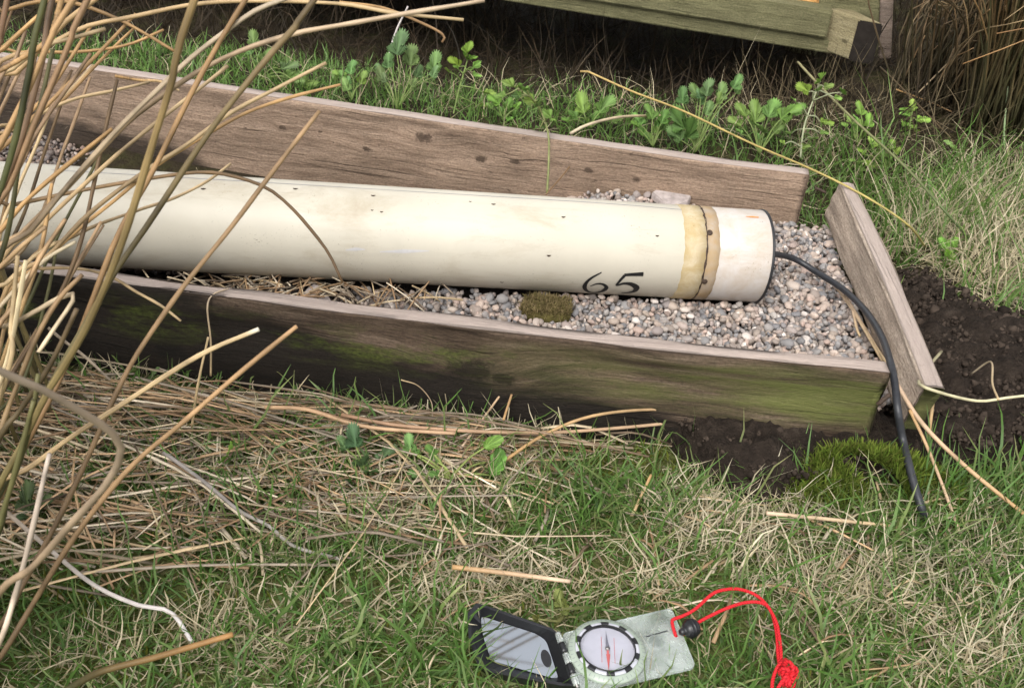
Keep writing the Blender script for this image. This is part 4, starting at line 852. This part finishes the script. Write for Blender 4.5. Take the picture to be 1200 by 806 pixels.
# ------------------------------------------------------------------ rush tussock at the back right, darker one behind the box
def tussock(name, center, rx, ry, n_part, n_rest, hr, label, cdark, ctip, lean=.22):
    t = thing(name, (center[0], center[1], gz(*center)), label, 'rush tussock')
    rest = Bag()
    for k in range(n_part + n_rest):
        a = RNG.uniform(0, 6.28); q_ = math.sqrt(RNG.random()); bx, by = center[0] + rx * q_ * math.cos(a), center[1] + ry * q_ * math.sin(a)
        h = RNG.uniform(*hr); ln = RNG.normal(0, lean) + .25 * q_ * math.cos(a); lf = RNG.normal(-.08, lean * .7) + .2 * q_ * math.sin(a)
        b = np.array([bx, by, gz(bx, by) - .01]); tip = b + np.array([ln * h, lf * h, h * RNG.uniform(.75, 1)]); mid = b * .5 + tip * .5 + np.array([-ln * h * .2, -lf * h * .2, .04]) + RNG.normal(0, .02, 3)
        bent = mid + np.array([RNG.normal(.03, .14), RNG.normal(-.06, .08), RNG.uniform(-.08, .10)])
        if RNG.random() < .22 and (proj(bent[None])[0][0] > 1075 or proj(bent[None])[1][0] > 120): tip = bent
        if proj(tip[None])[0][0] < 1062 and proj(tip[None])[1][0] < 95: continue
        if False: tip = mid + np.array([RNG.normal(0, .16), RNG.normal(-.06, .08), RNG.uniform(-.08, .10)])
        V_, F_ = tube(spline([b, mid, tip], 9), np.linspace(.0019, .0009, 9), 5); c0 = np.array(cdark) * RNG.uniform(.6, 1.3); c1 = np.array(ctip[int(RNG.integers(len(ctip)))]) * RNG.uniform(.7, 1.2)
        tt = np.clip(np.linspace(-.35, 1.2, 11), 0, 1)[:, None]; col = np.repeat(c0 * (1 - tt) + c1 * tt, 5, 0)
        if k < n_part: arr('stem', V_, F_, M['straw'], t, col)
        else: rest.add(V_, F_, col)
    if n_rest: tag(rest.out('stems', M['straw'], t), kind='stuff')
    return t
tussock('rush_tussock', (.93, 1.66), .18, .12, 240, 520, (.35, .8), 'tall dense rush tussock right of the box, in front of the other tussocks', (.055, .05, .022), [(.34, .19, .08), (.28, .15, .06), (.10, .09, .03), (.40, .26, .13)], .20)
tussock('rush_tussock', (.80, 1.80), .15, .12, 90, 260, (.15, .55), 'looser dark rush tussock between the box corner and the tall tussock', (.035, .028, .014), [(.26, .16, .08), (.12, .08, .04), (.34, .24, .13), (.07, .06, .025)], .42)
tussock('rush_tussock', (1.45, 2.6), .35, .3, 40, 500, (.5, .9), 'farther rush tussock at the top right corner', (.05, .045, .02), [(.30, .18, .08), (.2, .12, .05)], .15)

# ------------------------------------------------------------------ leafy plants
def leaf_mesh(base, fwd, up, size, kind=0, cup=.15):
    fwd = fwd / np.linalg.norm(fwd); side = np.cross(up, fwd); side /= np.linalg.norm(side); up = np.cross(fwd, side)
    n = 91; a = np.linspace(-2.62, 2.62, n) if kind == 0 else np.linspace(-2.9, 2.9, n)
    tooth = np.abs(((a * 5.2 + .3) % 1.0) - .5) * 2
    if kind == 0: r = .40 + .62 * np.abs(np.cos(a * 1.28)) ** .9 * (.35 + .65 * np.cos(a / 2) ** 2) - .25 * tooth * (.55 + .45 * np.cos(a / 2)) + RNG.normal(0, .02, n)       # lobed and toothed
    elif kind == 1: r = .50 + .5 * np.cos(a / 2) ** 3 + .03 * np.sin(a * 15)                                                          # pointed oval
    else: r = .80 + .12 * np.cos(a) + .012 * np.sin(a * 9)                                                                            # smooth round
    r = r * size * .62; off = .30 * size
    V = [base]; C_ = [1.15]; sd_ = RNG.uniform(0, 6.28)
    for q_, f_ in enumerate((.33, .66, 1.0)):
        ridge = np.cos(a * (6 if kind == 0 else 9))
        rr = r * f_; z = cup * size * (f_ ** 2) * (.6 * np.abs(np.sin(a))) - .10 * size * f_ ** 2 * np.cos(a) + .045 * size * ridge * f_ + .05 * size * f_ ** 3 * np.sin(a * 2.3 + sd_) - .03 * size * (1 - tooth) * (f_ == 1)
        pts = base + np.outer(off + rr * np.cos(a) - off * (1 - f_) , fwd) + np.outer(rr * np.sin(a) * (.92 if kind != 1 else .62), side) + np.outer(z, up)
        V += list(pts); C_ += list(1 + .22 * ridge + (.10 if f_ == 1 else 0))
    F = []
    for j in range(n - 1):
        F.append([0, 1 + j, 2 + j])
        for q_ in range(2): F.append([1 + q_ * n + j, 1 + (q_ + 1) * n + j, 2 + (q_ + 1) * n + j, 2 + q_ * n + j])
    return np.array(V), F, np.array(C_)
_pr = random.Random(12)
def plant(base, d0, leaves, label, cat='leafy plant', kind=0, col=(.09, .17, .035), stemc=(.20, .27, .08), dz=.0, name='leafy_plant', main=None, group=None):
    """base px on the ground; leaves = (px, py, size in px)"""
    b3 = G(base[0], base[1], dz) if d0 is None else P(base[0], base[1], d0); bd = proj(b3)[2]
    t = thing(name, b3, label, cat, group)
    mpath = None
    if main:
        mpath = spline([b3] + [P(x, y, bd + .01 * i_) for i_, (x, y) in enumerate(main)], 24); V_, F_ = tube(mpath, np.linspace(.0017, .0011, 24), 7); arr('stem', V_, F_, M['leaf'], t, ringcol(np.array(stemc) * .9, stemc, 26, 7))
    leaves = list(leaves) + [(l[0] + _pr.uniform(-12, 12), l[1] + _pr.uniform(2, 16), l[2] * .62) + tuple(l[3:]) for l in leaves if l[2] < 29 and len(leaves) > 2]
    for lf in leaves:
        x, y, s = lf[:3]; kd = lf[3] if len(lf) > 3 else kind
        d = bd + RNG.normal(0, .018); size = 1.06 * s * d / FPX
        j = P(x, y, d)
        st = b3 if mpath is None else mpath[np.argmin(np.linalg.norm(mpath - j, axis=1))]
        out = j - st; out_h = np.array([out[0], out[1], 0]); out_h /= np.linalg.norm(out_h) + 1e-6
        fwd = out / np.linalg.norm(out) * .75 + out_h * .25 + CR * RNG.normal(0, .3) + np.array([0, 0, .25])
        up = np.array([0, 0, .75]) - CF * .75 + RNG.normal(0, .30, 3)
        fwd /= np.linalg.norm(fwd); bs = j - fwd * size * .35
        V_, F_ = tube(spline([st, st * .45 + bs * .55 + np.array([0, 0, .10 * np.linalg.norm(out)]) + RNG.normal(0, .002, 3), bs], 10), np.linspace(.0013, .0008, 10), 6); pe = arr('petiole', V_, F_, M['leaf'], t, np.array(stemc) * RNG.uniform(.8, 1.15))
        V_, F_, cm = leaf_mesh(bs, fwd, up, size, kd, RNG.uniform(.05, .4)); c_ = np.array(col) * RNG.uniform(.95, 1.5) * [1.1, 1, 1] * [RNG.uniform(.85, 1.15), 1, RNG.uniform(.8, 1.3)]
        arr('leaf', V_, F_, M['leaf'], t, cm[:, None] * c_[None])
    return t
LG = 'lobed green plants behind the back board'
plant((466, 128), None, [(468, 52, 34), (482, 66, 30), (510, 74, 27), (447, 88, 22), (455, 72, 22), (490, 84, 20)], 'plant with large grey green leaves left of the bright seedling behind the board', dz=.04, col=(.085, .15, .05), group=LG)
plant((531, 136), None, [(549, 58, 20), (557, 77, 19), (533, 74, 18), (573, 109, 16), (545, 66, 14)], 'upright bright green seedling behind the middle of the back board', dz=.04, col=(.14, .25, .04), main=[(538, 105), (548, 70)], group=LG)
plant((641, 227), 1.33, [(597, 100, 26), (613, 103, 22), (623, 119, 26), (642, 135, 24), (606, 112, 18)], 'tall leaning seedling growing inside the frame against the back board', col=(.12, .21, .05), main=[(643, 190), (642, 155), (630, 124), (608, 104)], stemc=(.28, .30, .12))
plant((692, 150), None, [(682, 122, 30), (710, 124, 28), (697, 135, 22), (672, 134, 18)], 'low rounded leaf pair behind the board right of the tall seedling', dz=.05, col=(.10, .19, .04), group=LG)
plant((815, 178), None, [(800, 113, 22), (815, 108, 22), (830, 104, 24), (845, 108, 24), (863, 97, 20), (797, 140, 34), (808, 152, 32), (792, 158, 26), (830, 128, 20)], 'leafy plant with dark lower leaves behind the yellow stem', dz=.05, col=(.085, .16, .045), group=LG)
plant((890, 180), None, [(885, 132, 30), (905, 128, 32), (925, 132, 32), (870, 130, 22), (915, 145, 24), (862, 143, 20), (935, 128, 24), (890, 150, 22)], 'spreading mass of rounded bright leaves beside the white stalk', dz=.05, col=(.11, .20, .045), group=LG)
plant((938, 185), None, [(963, 92, 20), (942, 104, 20), (960, 104, 14), (988, 107, 16), (968, 143, 18), (953, 162, 18), (925, 155, 18)], 'taller plant on a white stalk with a spray of leaves at its top', dz=.05, col=(.13, .23, .045), main=[(942, 150), (952, 120), (960, 98)], stemc=(.40, .42, .26), group=LG)
plant((1067, 172), None, [(1070, 123, 15), (1062, 134, 16), (1081, 141, 17), (1063, 147, 14), (1076, 156, 15), (1068, 128, 12), (1060, 158, 12)], 'pale green plant with a feathery upright leaf below the tussock', dz=.04, col=(.17, .30, .05), main=[(1066, 150), (1070, 126)])
plant((1040, 200), None, [(1025, 166, 18), (1030, 182, 20), (1018, 192, 18), (1045, 170, 16), (1050, 185, 16), (1010, 178, 14)], 'low pale green plant by the top of the end board', dz=.04, col=(.15, .26, .05))
plant((1116, 315), None, [(1106, 286, 17), (1118, 284, 18), (1111, 298, 18), (1122, 297, 15), (1100, 311, 13)], 'small bright plant at the edge of the bare soil', dz=.02, col=(.11, .26, .035))
plant((1122, 190), None, [(1113, 170, 14), (1120, 176, 14), (1126, 182, 13)], 'tiny curled seedling before the tussock', dz=.04, col=(.15, .26, .06), kind=1)
plant((305, 92), None, [(297, 46, 22), (312, 66, 20), (338, 78, 24), (345, 90, 24), (362, 98, 22), (322, 92, 20)], 'small plant half hidden by rush stems at the back left', dz=.05, col=(.10, .18, .05), group=LG)
plant((428, 560), None, [(415, 512, 32), (452, 532, 30), (425, 540, 32), (436, 552, 26), (402, 520, 22), (412, 562, 24)], 'dark green deeply lobed plant growing through the straw', dz=.01, col=(.065, .13, .045))
plant((528, 560), None, [(545, 545, 28, 1), (580, 545, 34, 1), (576, 520, 26, 1), (480, 520, 24), (492, 555, 26), (505, 528, 18), (510, 556, 18)], 'bright lettuce green plant with long leaf stalks on the straw', dz=.012, col=(.095, .19, .045), stemc=(.30, .36, .11))
plant((268, 545), None, [(266, 531, 30, 2)], 'single shiny round green leaf in the straw', dz=.008, col=(.11, .24, .03), name='small_plant')
plant((180, 522), None, [(178, 509, 26, 2)], 'small round leaf in straw behind the dark leaning stem', dz=.008, col=(.10, .20, .03), name='small_plant')
plant((38, 606), None, [(32, 584, 40), (48, 592, 30), (22, 596, 28)], 'dark green leaves low at the left edge', dz=.01, col=(.05, .09, .03))
plant((655, 728), None, [(640, 712, 22), (656, 702, 24), (672, 706, 22), (650, 718, 20), (664, 716, 18)], 'withered curled herb growing just above the compass hinge', dz=.004, col=(.10, .12, .035), stemc=(.25, .25, .1))
plant((1200, 545), None, [(1199, 522, 24), (1206, 538, 24)], 'green leaf at the right edge of the soil', dz=.01, col=(.10, .24, .04), name='small_plant')
plant((960, 420), None, [(0, 0, 1)], 'x', dz=.02) if False else None

plant((765, 172), None, [(748, 140, 20), (762, 132, 22), (778, 138, 20), (770, 150, 20), (752, 154, 18)], 'small leafy plant beside the curved dead stalk behind the board', dz=.05, col=(.10, .20, .04), group=LG)
plant((1005, 172), None, [(996, 140, 18), (1008, 128, 20), (1018, 142, 18), (1003, 150, 18), (1014, 156, 16)], 'small upright plant between the white stalk and the feathery one', dz=.05, col=(.13, .24, .045), group=LG)
plant((412, 118), None, [(398, 88, 20), (412, 80, 20), (425, 92, 18), (405, 100, 18)], 'low plant in grass left of the grey green leaves', dz=.05, col=(.11, .21, .05), group=LG)
plant((590, 142), None, [(580, 118, 18), (596, 122, 18), (588, 130, 16), (604, 132, 15)], 'tiny plant in grass right of the upright seedling', dz=.05, col=(.11, .22, .04), group=LG)
# moss clump on the gravel
mc = G(640, 362, .051); n = 2600; x = RNG.uniform(-1, 1, n); y = RNG.uniform(-1, 1, n); k = np.abs(x) ** 4 + np.abs(y) ** 4 < 1 + .2 * RNG.normal(size=n); x, y = x[k], y[k]; n = len(x)
q_ = np.maximum(np.abs(x), np.abs(y)) * .9; x = mc[0] + .029 * x + .004 * y; y = mc[1] + .021 * y; a = RNG.uniform(0, 6.28, n)
bs = ICO2; V0 = np.sign(bs[0]) * np.abs(bs[0]) ** .6; Vm = V0 * [.029, .021, .009] * (1 + .06 * RNG.normal(size=(len(V0), 1))) + mc - [0, 0, .002]
mt = thing('moss_clump', mc, 'brown green tuft of moss on the gravel between pipe and front board', 'moss tuft')
arr('cushion', Vm, bs[1], M['moss'], mt, np.tile([.10, .085, .03], (len(Vm), 1)))
o = blades('shoots', x, y, RNG.uniform(.003, .009, n), RNG.uniform(.0006, .0013, n), RNG.normal(.8, .5, n), RNG.normal(.6, .6, n), a, colr(n, (.09, .07, .03), (.15, .12, .045)), colr(n, (.17, .135, .06), (.27, .20, .11), (.12, .115, .035)), M['moss'], None, seg=3, z=mc[2] + .010 * np.sqrt(np.clip(1 - q_ ** 2, 0, 1)) - .002, parent=mt)

# ------------------------------------------------------------------ mirror compass
ZC = .024
comp = thing('compass', G(655, 770, .012), 'open mirror compass with black lid and clear base plate lying on grass', 'compass')
def prism(name, poly, z0, z1, mat, parent, bev=.0006, label=None, tilt=None):
    import bmesh
    bm = bmesh.new(); vs = [bm.verts.new((x, y, z0)) for x, y in poly]; f = bm.faces.new(vs)
    if f.normal.z < 0: f.normal_flip()
    r_ = bmesh.ops.extrude_face_region(bm, geom=[f]); bmesh.ops.translate(bm, verts=[v for v in r_['geom'] if isinstance(v, bmesh.types.BMVert)], vec=(0, 0, z1 - z0))
    bmesh.ops.recalc_face_normals(bm, faces=bm.faces[:])
    if bev: bmesh.ops.bevel(bm, geom=bm.edges[:], offset=bev, segments=2, affect='EDGES', clamp_overlap=True)
    bm.verts.ensure_lookup_table(); V = np.array([v.co[:] for v in bm.verts]); F = [[v.index for v in f.verts] for f in bm.faces]; bm.free()
    if tilt is not None: V = tilt(V)
    o = arr(name, V, F, mat, parent, smooth=False)
    if label: o['label'] = label
    return o
def rounded(poly, r, k=5):
    out = []; n = len(poly); poly = [np.array(p_, float) for p_ in poly]
    for i_ in range(n):
        a, b, c = poly[i_ - 1], poly[i_], poly[(i_ + 1) % n]; u = (a - b) / np.linalg.norm(a - b); v = (c - b) / np.linalg.norm(c - b)
        s_ = b + u * r; e_ = b + v * r
        for t in np.linspace(0, 1, k): out.append((1 - t) ** 2 * s_ + 2 * t * (1 - t) * b + t * t * e_)
    return out
bpz = ZC - .004
bpoly = [G(*p_, ZC)[:2] for p_ in ((658, 741), (787, 711), (816, 780), (683, 812))]
hole = G(799, 745, ZC)
prism('base_plate', rounded(bpoly, .005), bpz, ZC, M['acrylic'], comp)
cb = G(711, 764, ZC)
def ringm(name, mat, prof, c, parent, seg=72, a0=0, a1=2 * np.pi, label=None):
    full = abs(a1 - a0 - 2 * np.pi) < 1e-6; ang = np.linspace(a0, a1, seg, endpoint=not full); m_ = len(prof)
    V = np.array([[c[0] + r_ * math.cos(a) for a in ang] for r_, z_ in prof]); W = np.array([[c[1] + r_ * math.sin(a) for a in ang] for r_, z_ in prof]); Zz = np.array([[z_] * len(ang) for r_, z_ in prof])
    VV = np.stack([V, W, Zz], -1).reshape(-1, 3); s_ = len(ang); i = np.arange(m_ - 1)[:, None] * s_; j = np.arange(s_ if full else s_ - 1)[None]; k = (j + 1) % s_
    o = arr(name, VV, np.stack([i + j, i + k, i + s_ + k, i + s_ + j], -1).reshape(-1, 4), mat, parent)
    if label: o['label'] = label
    return o
z = ZC
bz = ringm('dial_ring', M['glow'], [(.0305, z + .0003), (.0308, z + .0015), (.0300, z + .0030), (.0262, z + .0042), (.0250, z + .0046), (.0250, z + .0012), (.0292, z + .0008), (.0305, z + .0003)], cb, comp)
ringm('number_ring', M['dial'], [(.0251, z + .0046), (.0250, z + .0050), (.0224, z + .0056), (.0222, z + .0050), (.0222, z + .0015)], cb, comp)
for k in range(10):
    a = k * 2 * math.pi / 10 + .25
    ringm('black_mark', M['lidblack'], [(.0253, z + .0044), (.0252, z + .0056), (.0222, z + .0062), (.0221, z + .0054)], cb, bz, 8, a, a + .26)
for k in range(48):
    a = k * 2 * math.pi / 48; ringm('degree_mark', M['greymark'], [(.0296 if k % 4 else .0300, z + .0033), (.0272, z + .0042)], cb, bz, 2, a, a + .012)
ringm('dark_ring', M['lidblack'], [(.0221, z + .0018), (.0222, z + .0060), (.0214, z + .0064), (.0209, z + .0056), (.0209, z + .0018)], cb, comp)
ringm('capsule_floor', M['dial'], [(.0225, z + .0016), (.0005, z + .0017)], cb, comp)
prism('north_arrow', [(cb[0] + .0006, cb[1] - .019), (cb[0] + .0022, cb[1] - .004), (cb[0] - .0010, cb[1] - .004)], z + .0019, z + .0022, M['red'], comp, 0)
for dx in (-.0045, .0055): prism('meridian_line', [(cb[0] + dx, cb[1] - .012), (cb[0] + dx + .0003, cb[1] - .012), (cb[0] + dx + .0003, cb[1] + .012), (cb[0] + dx, cb[1] + .012)], z + .0019, z + .0021, M['red'], comp, 0)
nd = thing('x', (0, 0, 0), None, None) if False else None
prism('needle', [(cb[0] - .0008, cb[1]), (cb[0] + .0004, cb[1] - .0175), (cb[0] + .0012, cb[1])], z + .0034, z + .0038, M['red'], comp, 0, 'red half of the compass needle')
prism('needle', [(cb[0] - .0013, cb[1] + .0002), (cb[0] + .0017, cb[1] + .0002), (cb[0] - .0008, cb[1] + .0175)], z + .0034, z + .0038, M['greymark'], comp, 0, 'dark half of the compass needle')
ringm('pivot', M['steel'], [(.0018, z + .0036), (.0018, z + .0044), (.0002, z + .0050)], cb, comp, 16)
ringm('capsule', M['glass'], [(.0221, z + .0018), (.0221, z + .0056), (.0210, z + .0072), (.0150, z + .0078), (.0003, z + .0080)], cb, comp)
mg = G(769, 752, ZC); ringm('magnifier', M['glass'], [(.0062, z + .0002), (.0058, z + .0009), (.0035, z + .0016), (.0002, z + .0019)], mg, comp, 28)
ringm('magnifier_rim', M['acrylic'], [(.0068, z + .0001), (.0067, z + .0008), (.0061, z + .0008), (.006, z + .0001)], mg, comp, 28)
il0, il1 = G(757, 746, ZC), G(782, 739, ZC); dd = (il1 - il0)[:2]; dd /= np.linalg.norm(dd); nn = np.array([-dd[1], dd[0]]) * .0004
prism('index_line', [il0[:2] + nn, il1[:2] + nn, il1[:2] - nn, il0[:2] - nn], z + .0002, z + .0005, M['lidblack'], comp, 0)
sm = G(772, 750, ZC)
# lid: a shallow tray, tilted a little about its hinge
hA, hB = G(653, 741, ZC + .004), G(677, 806, ZC - .001)
hdir = (hB - hA); hdir[2] = 0; hdir /= np.linalg.norm(hdir); hout = np.array([hdir[1], -hdir[0], 0.]); hout = hout if hout[0] < 0 else -hout
TILT = rad(21)
lu = hout * math.cos(TILT) - np.array([0, 0, math.sin(TILT)]); lv = hdir * math.cos(rad(9)) - np.array([0, 0, math.sin(rad(9))]); lu = lu - lv * (lu @ lv); lu /= np.linalg.norm(lu); lw = np.cross(lu, lv); lw = lw if lw[2] > 0 else -lw
def onlid(px, py, wz):       # local (u, v) of the point of the tilted lid seen there, wz above its rim plane
    d = ray(px, py); o_ = hA + lw * (.002 + wz); t = ((o_ - CO) @ lw) / (d @ lw); X_ = CO + d * t - hA
    return np.array([X_ @ lu, X_ @ lv])
def tiltlid(V):
    V = np.asarray(V); return hA + np.outer(V[:, 0], lu) + np.outer(V[:, 1], lv) + np.outer(V[:, 2] + .002, lw)
rimz = 0.0
O = [onlid(*p_, 0) for p_ in ((559, 705), (651, 737), (674, 806), (573, 787), (560, 780), (549, 748), (547.5, 718))]
I = [onlid(*p_, -.009) for p_ in ((563, 721), (628, 742), (640, 750), (655, 796), (576, 774), (566, 745))]
Ic = [onlid(*p_, 0) for p_ in ((562, 709), (648, 738.5), (651, 741), (670, 802), (577, 784), (564, 777), (553, 747), (551.5, 720))]
def tray():
    n = 56; c0 = np.mean(I, 0)
    def res(poly):
        p_ = np.vstack([poly, poly[:1]]); out = []
        for th in np.linspace(0, 2 * np.pi, n, endpoint=False):
            d = np.array([math.cos(th), math.sin(th)]); best = 0
            for a, b in zip(p_[:-1], p_[1:]):
                M_ = np.array([d, a - b]).T
                if abs(np.linalg.det(M_)) < 1e-12: continue
                t, u = np.linalg.solve(M_, a - c0)
                if -1e-6 <= u <= 1 + 1e-6 and t > best: best = t
            out.append(c0 + d * best)
        return np.array(out)
    o_, i_, m_ = res(np.array(O)), res(np.array(I)), res(np.array(Ic)); z3 = lambda p_, z_: np.c_[p_, np.full(n, z_)]
    rows = [z3(c0 + (o_ - c0) * .90, -.0155), z3(c0 + (o_ - c0) * .975, -.0145), z3(o_, -.012), z3(o_, -.0008), z3(o_ * .97 + m_ * .03, 0), z3(m_, 0), z3(m_ * .95 + i_ * .05, -.001), z3(i_, -.0100), z3(c0 + (i_ - c0) * .3, -.0101)]
    V = np.vstack(rows + [np.r_[c0, -.0101][None], np.r_[c0, -.0155][None]]); F = []
    for r_ in range(len(rows) - 1):
        for k in range(n): F.append([r_ * n + k, r_ * n + (k + 1) % n, (r_ + 1) * n + (k + 1) % n, (r_ + 1) * n + k])
    last = (len(rows) - 1) * n
    for k in range(n): F.append([last + k, last + (k + 1) % n, len(V) - 2]); F.append([(k + 1) % n, k, len(V) - 1])
    return tiltlid(V), F
V, F = tray(); lid = arr('mirror_lid', V, F, M['lidblack'], comp, smooth=False); lid['label'] = 'black plastic lid folded open'
prism('mirror', rounded(I, .004, 4), rimz - .0099, rimz - .0087, M['mirror'], lid, .0003, tilt=tiltlid)
hc = onlid(640, 771, -.0086)
prism('sight_hole', [(hc[0] + .0038 * math.cos(a), hc[1] + .0075 * math.sin(a)) for a in np.linspace(0, 6.28, 20, endpoint=False)], rimz - .0085, rimz - .0082, M['lidblack'], lid, 0, tilt=tiltlid)
for k in range(5):
    a, b = hA + (hB - hA) * (.02 + k * .19), hA + (hB - hA) * (.19 + k * .19)
    a = a + [0, 0, .0006]; b = b + [0, 0, .0006]
    V_, F_ = tube(spline([a, b], 4), .0026, 14); arr('hinge_knuckle', V_, F_, M['acrylic'] if k % 2 == 0 else M['lidblack'], comp)
rod = tube(spline([hA + [0, 0, .0006], hB + [0, 0, .0006]], 4), .0011, 10); arr('hinge_pin', *rod, M['steel'], comp)
slot = G(561, 748, rimz)

# ------------------------------------------------------------------ red lanyard
lan = thing('lanyard', G(812, 740, .02), 'red cord lanyard with black toggle and a knot at its end', 'lanyard')
def cord(name, pts, r, parent, n=70, sides=10):
    p_ = spline(pts, n); V_, F_ = tube(p_, r, sides); s_ = np.r_[0, np.cumsum(np.linalg.norm(np.diff(p_, axis=0), axis=1))]; s_ = np.r_[s_[0], s_, s_[-1]]
    ang = np.linspace(0, 2 * np.pi * r, sides, endpoint=False); cr = np.stack([np.repeat(s_, sides), np.tile(ang, n + 2), np.zeros((n + 2) * sides)], 1)
    return arr(name, V_, F_, M['redcord'], parent, crd=cr)
RC = .00138
cord('cord', gp([(793, 746, .021), (791, 742, .0265), (787.5, 728, .029), (791, 724.5, .030), (801, 721, .032), (815, 713, .036), (835, 695.5, .040), (850, 690.5, .040), (866, 690, .038), (884, 696, .036), (898, 708, .036), (909, 727, .035), (913, 745, .034), (915, 762, .033), (916, 776, .032), (922, 785, .032)]), RC, lan, 110)
cord('cord', gp([(800, 743, .028), (817, 730, .030), (828, 723.5, .033), (850, 713, .036), (872, 706, .036), (890, 705.5, .036), (901, 712, .034), (907, 726, .033), (910.5, 745, .032), (911.5, 765, .031), (914, 780, .031), (920, 790, .031)]), RC, lan, 90)
cord('cord', gp([(921, 772, .030), (914, 777, .034), (908, 788, .030), (905, 800, .028), (905, 815, .026), (906, 830, .022)]), RC, lan, 30)
kc = G(924, 790, .032)
def kpt(a, R_=.0050, r_=.0031, p_=2, q_=5, st=1.25):
    rr = R_ + r_ * math.cos(q_ * a / p_); return kc + CU * rr * math.cos(a) * st + CR * rr * math.sin(a) * .85 - CF * r_ * 1.1 * math.sin(q_ * a / p_)
cord('knot', [kpt(a) for a in np.linspace(0, 4 * math.pi, 60)], RC, lan, 170)
cord('knot', [kpt(a, .0032, .0022, 3, 4, 1.6) for a in np.linspace(.4, 6 * math.pi - .2, 60)], RC, lan, 150)
cord('cord', [kc + CU * .004 + CR * .001, G(917, 797, .030), G(911, 808, .026), G(909, 824, .022)], RC, lan, 26)
tg = G(808, 737, .029); t0, t1 = G(797, 741, .029), G(817, 733, .029); td = (t1 - t0) / np.linalg.norm(t1 - t0)
tpf = np.linspace(0, 1, 28); rr_ = np.interp(tpf, [0, .1, .22, .3, .45, .7, .9, 1], [.0022, .0030, .0030, .0052, .0072, .0074, .0064, .0042]); rr_ = rr_ * np.where((tpf > .38), 1 + .06 * np.sign(np.sin(tpf * 70)), 1)
V_, F_ = tube(np.array([t0 + (t1 - t0) * t for t in tpf]), rr_, 18); arr('cord_lock', V_, F_, M['lidblack'], lan)
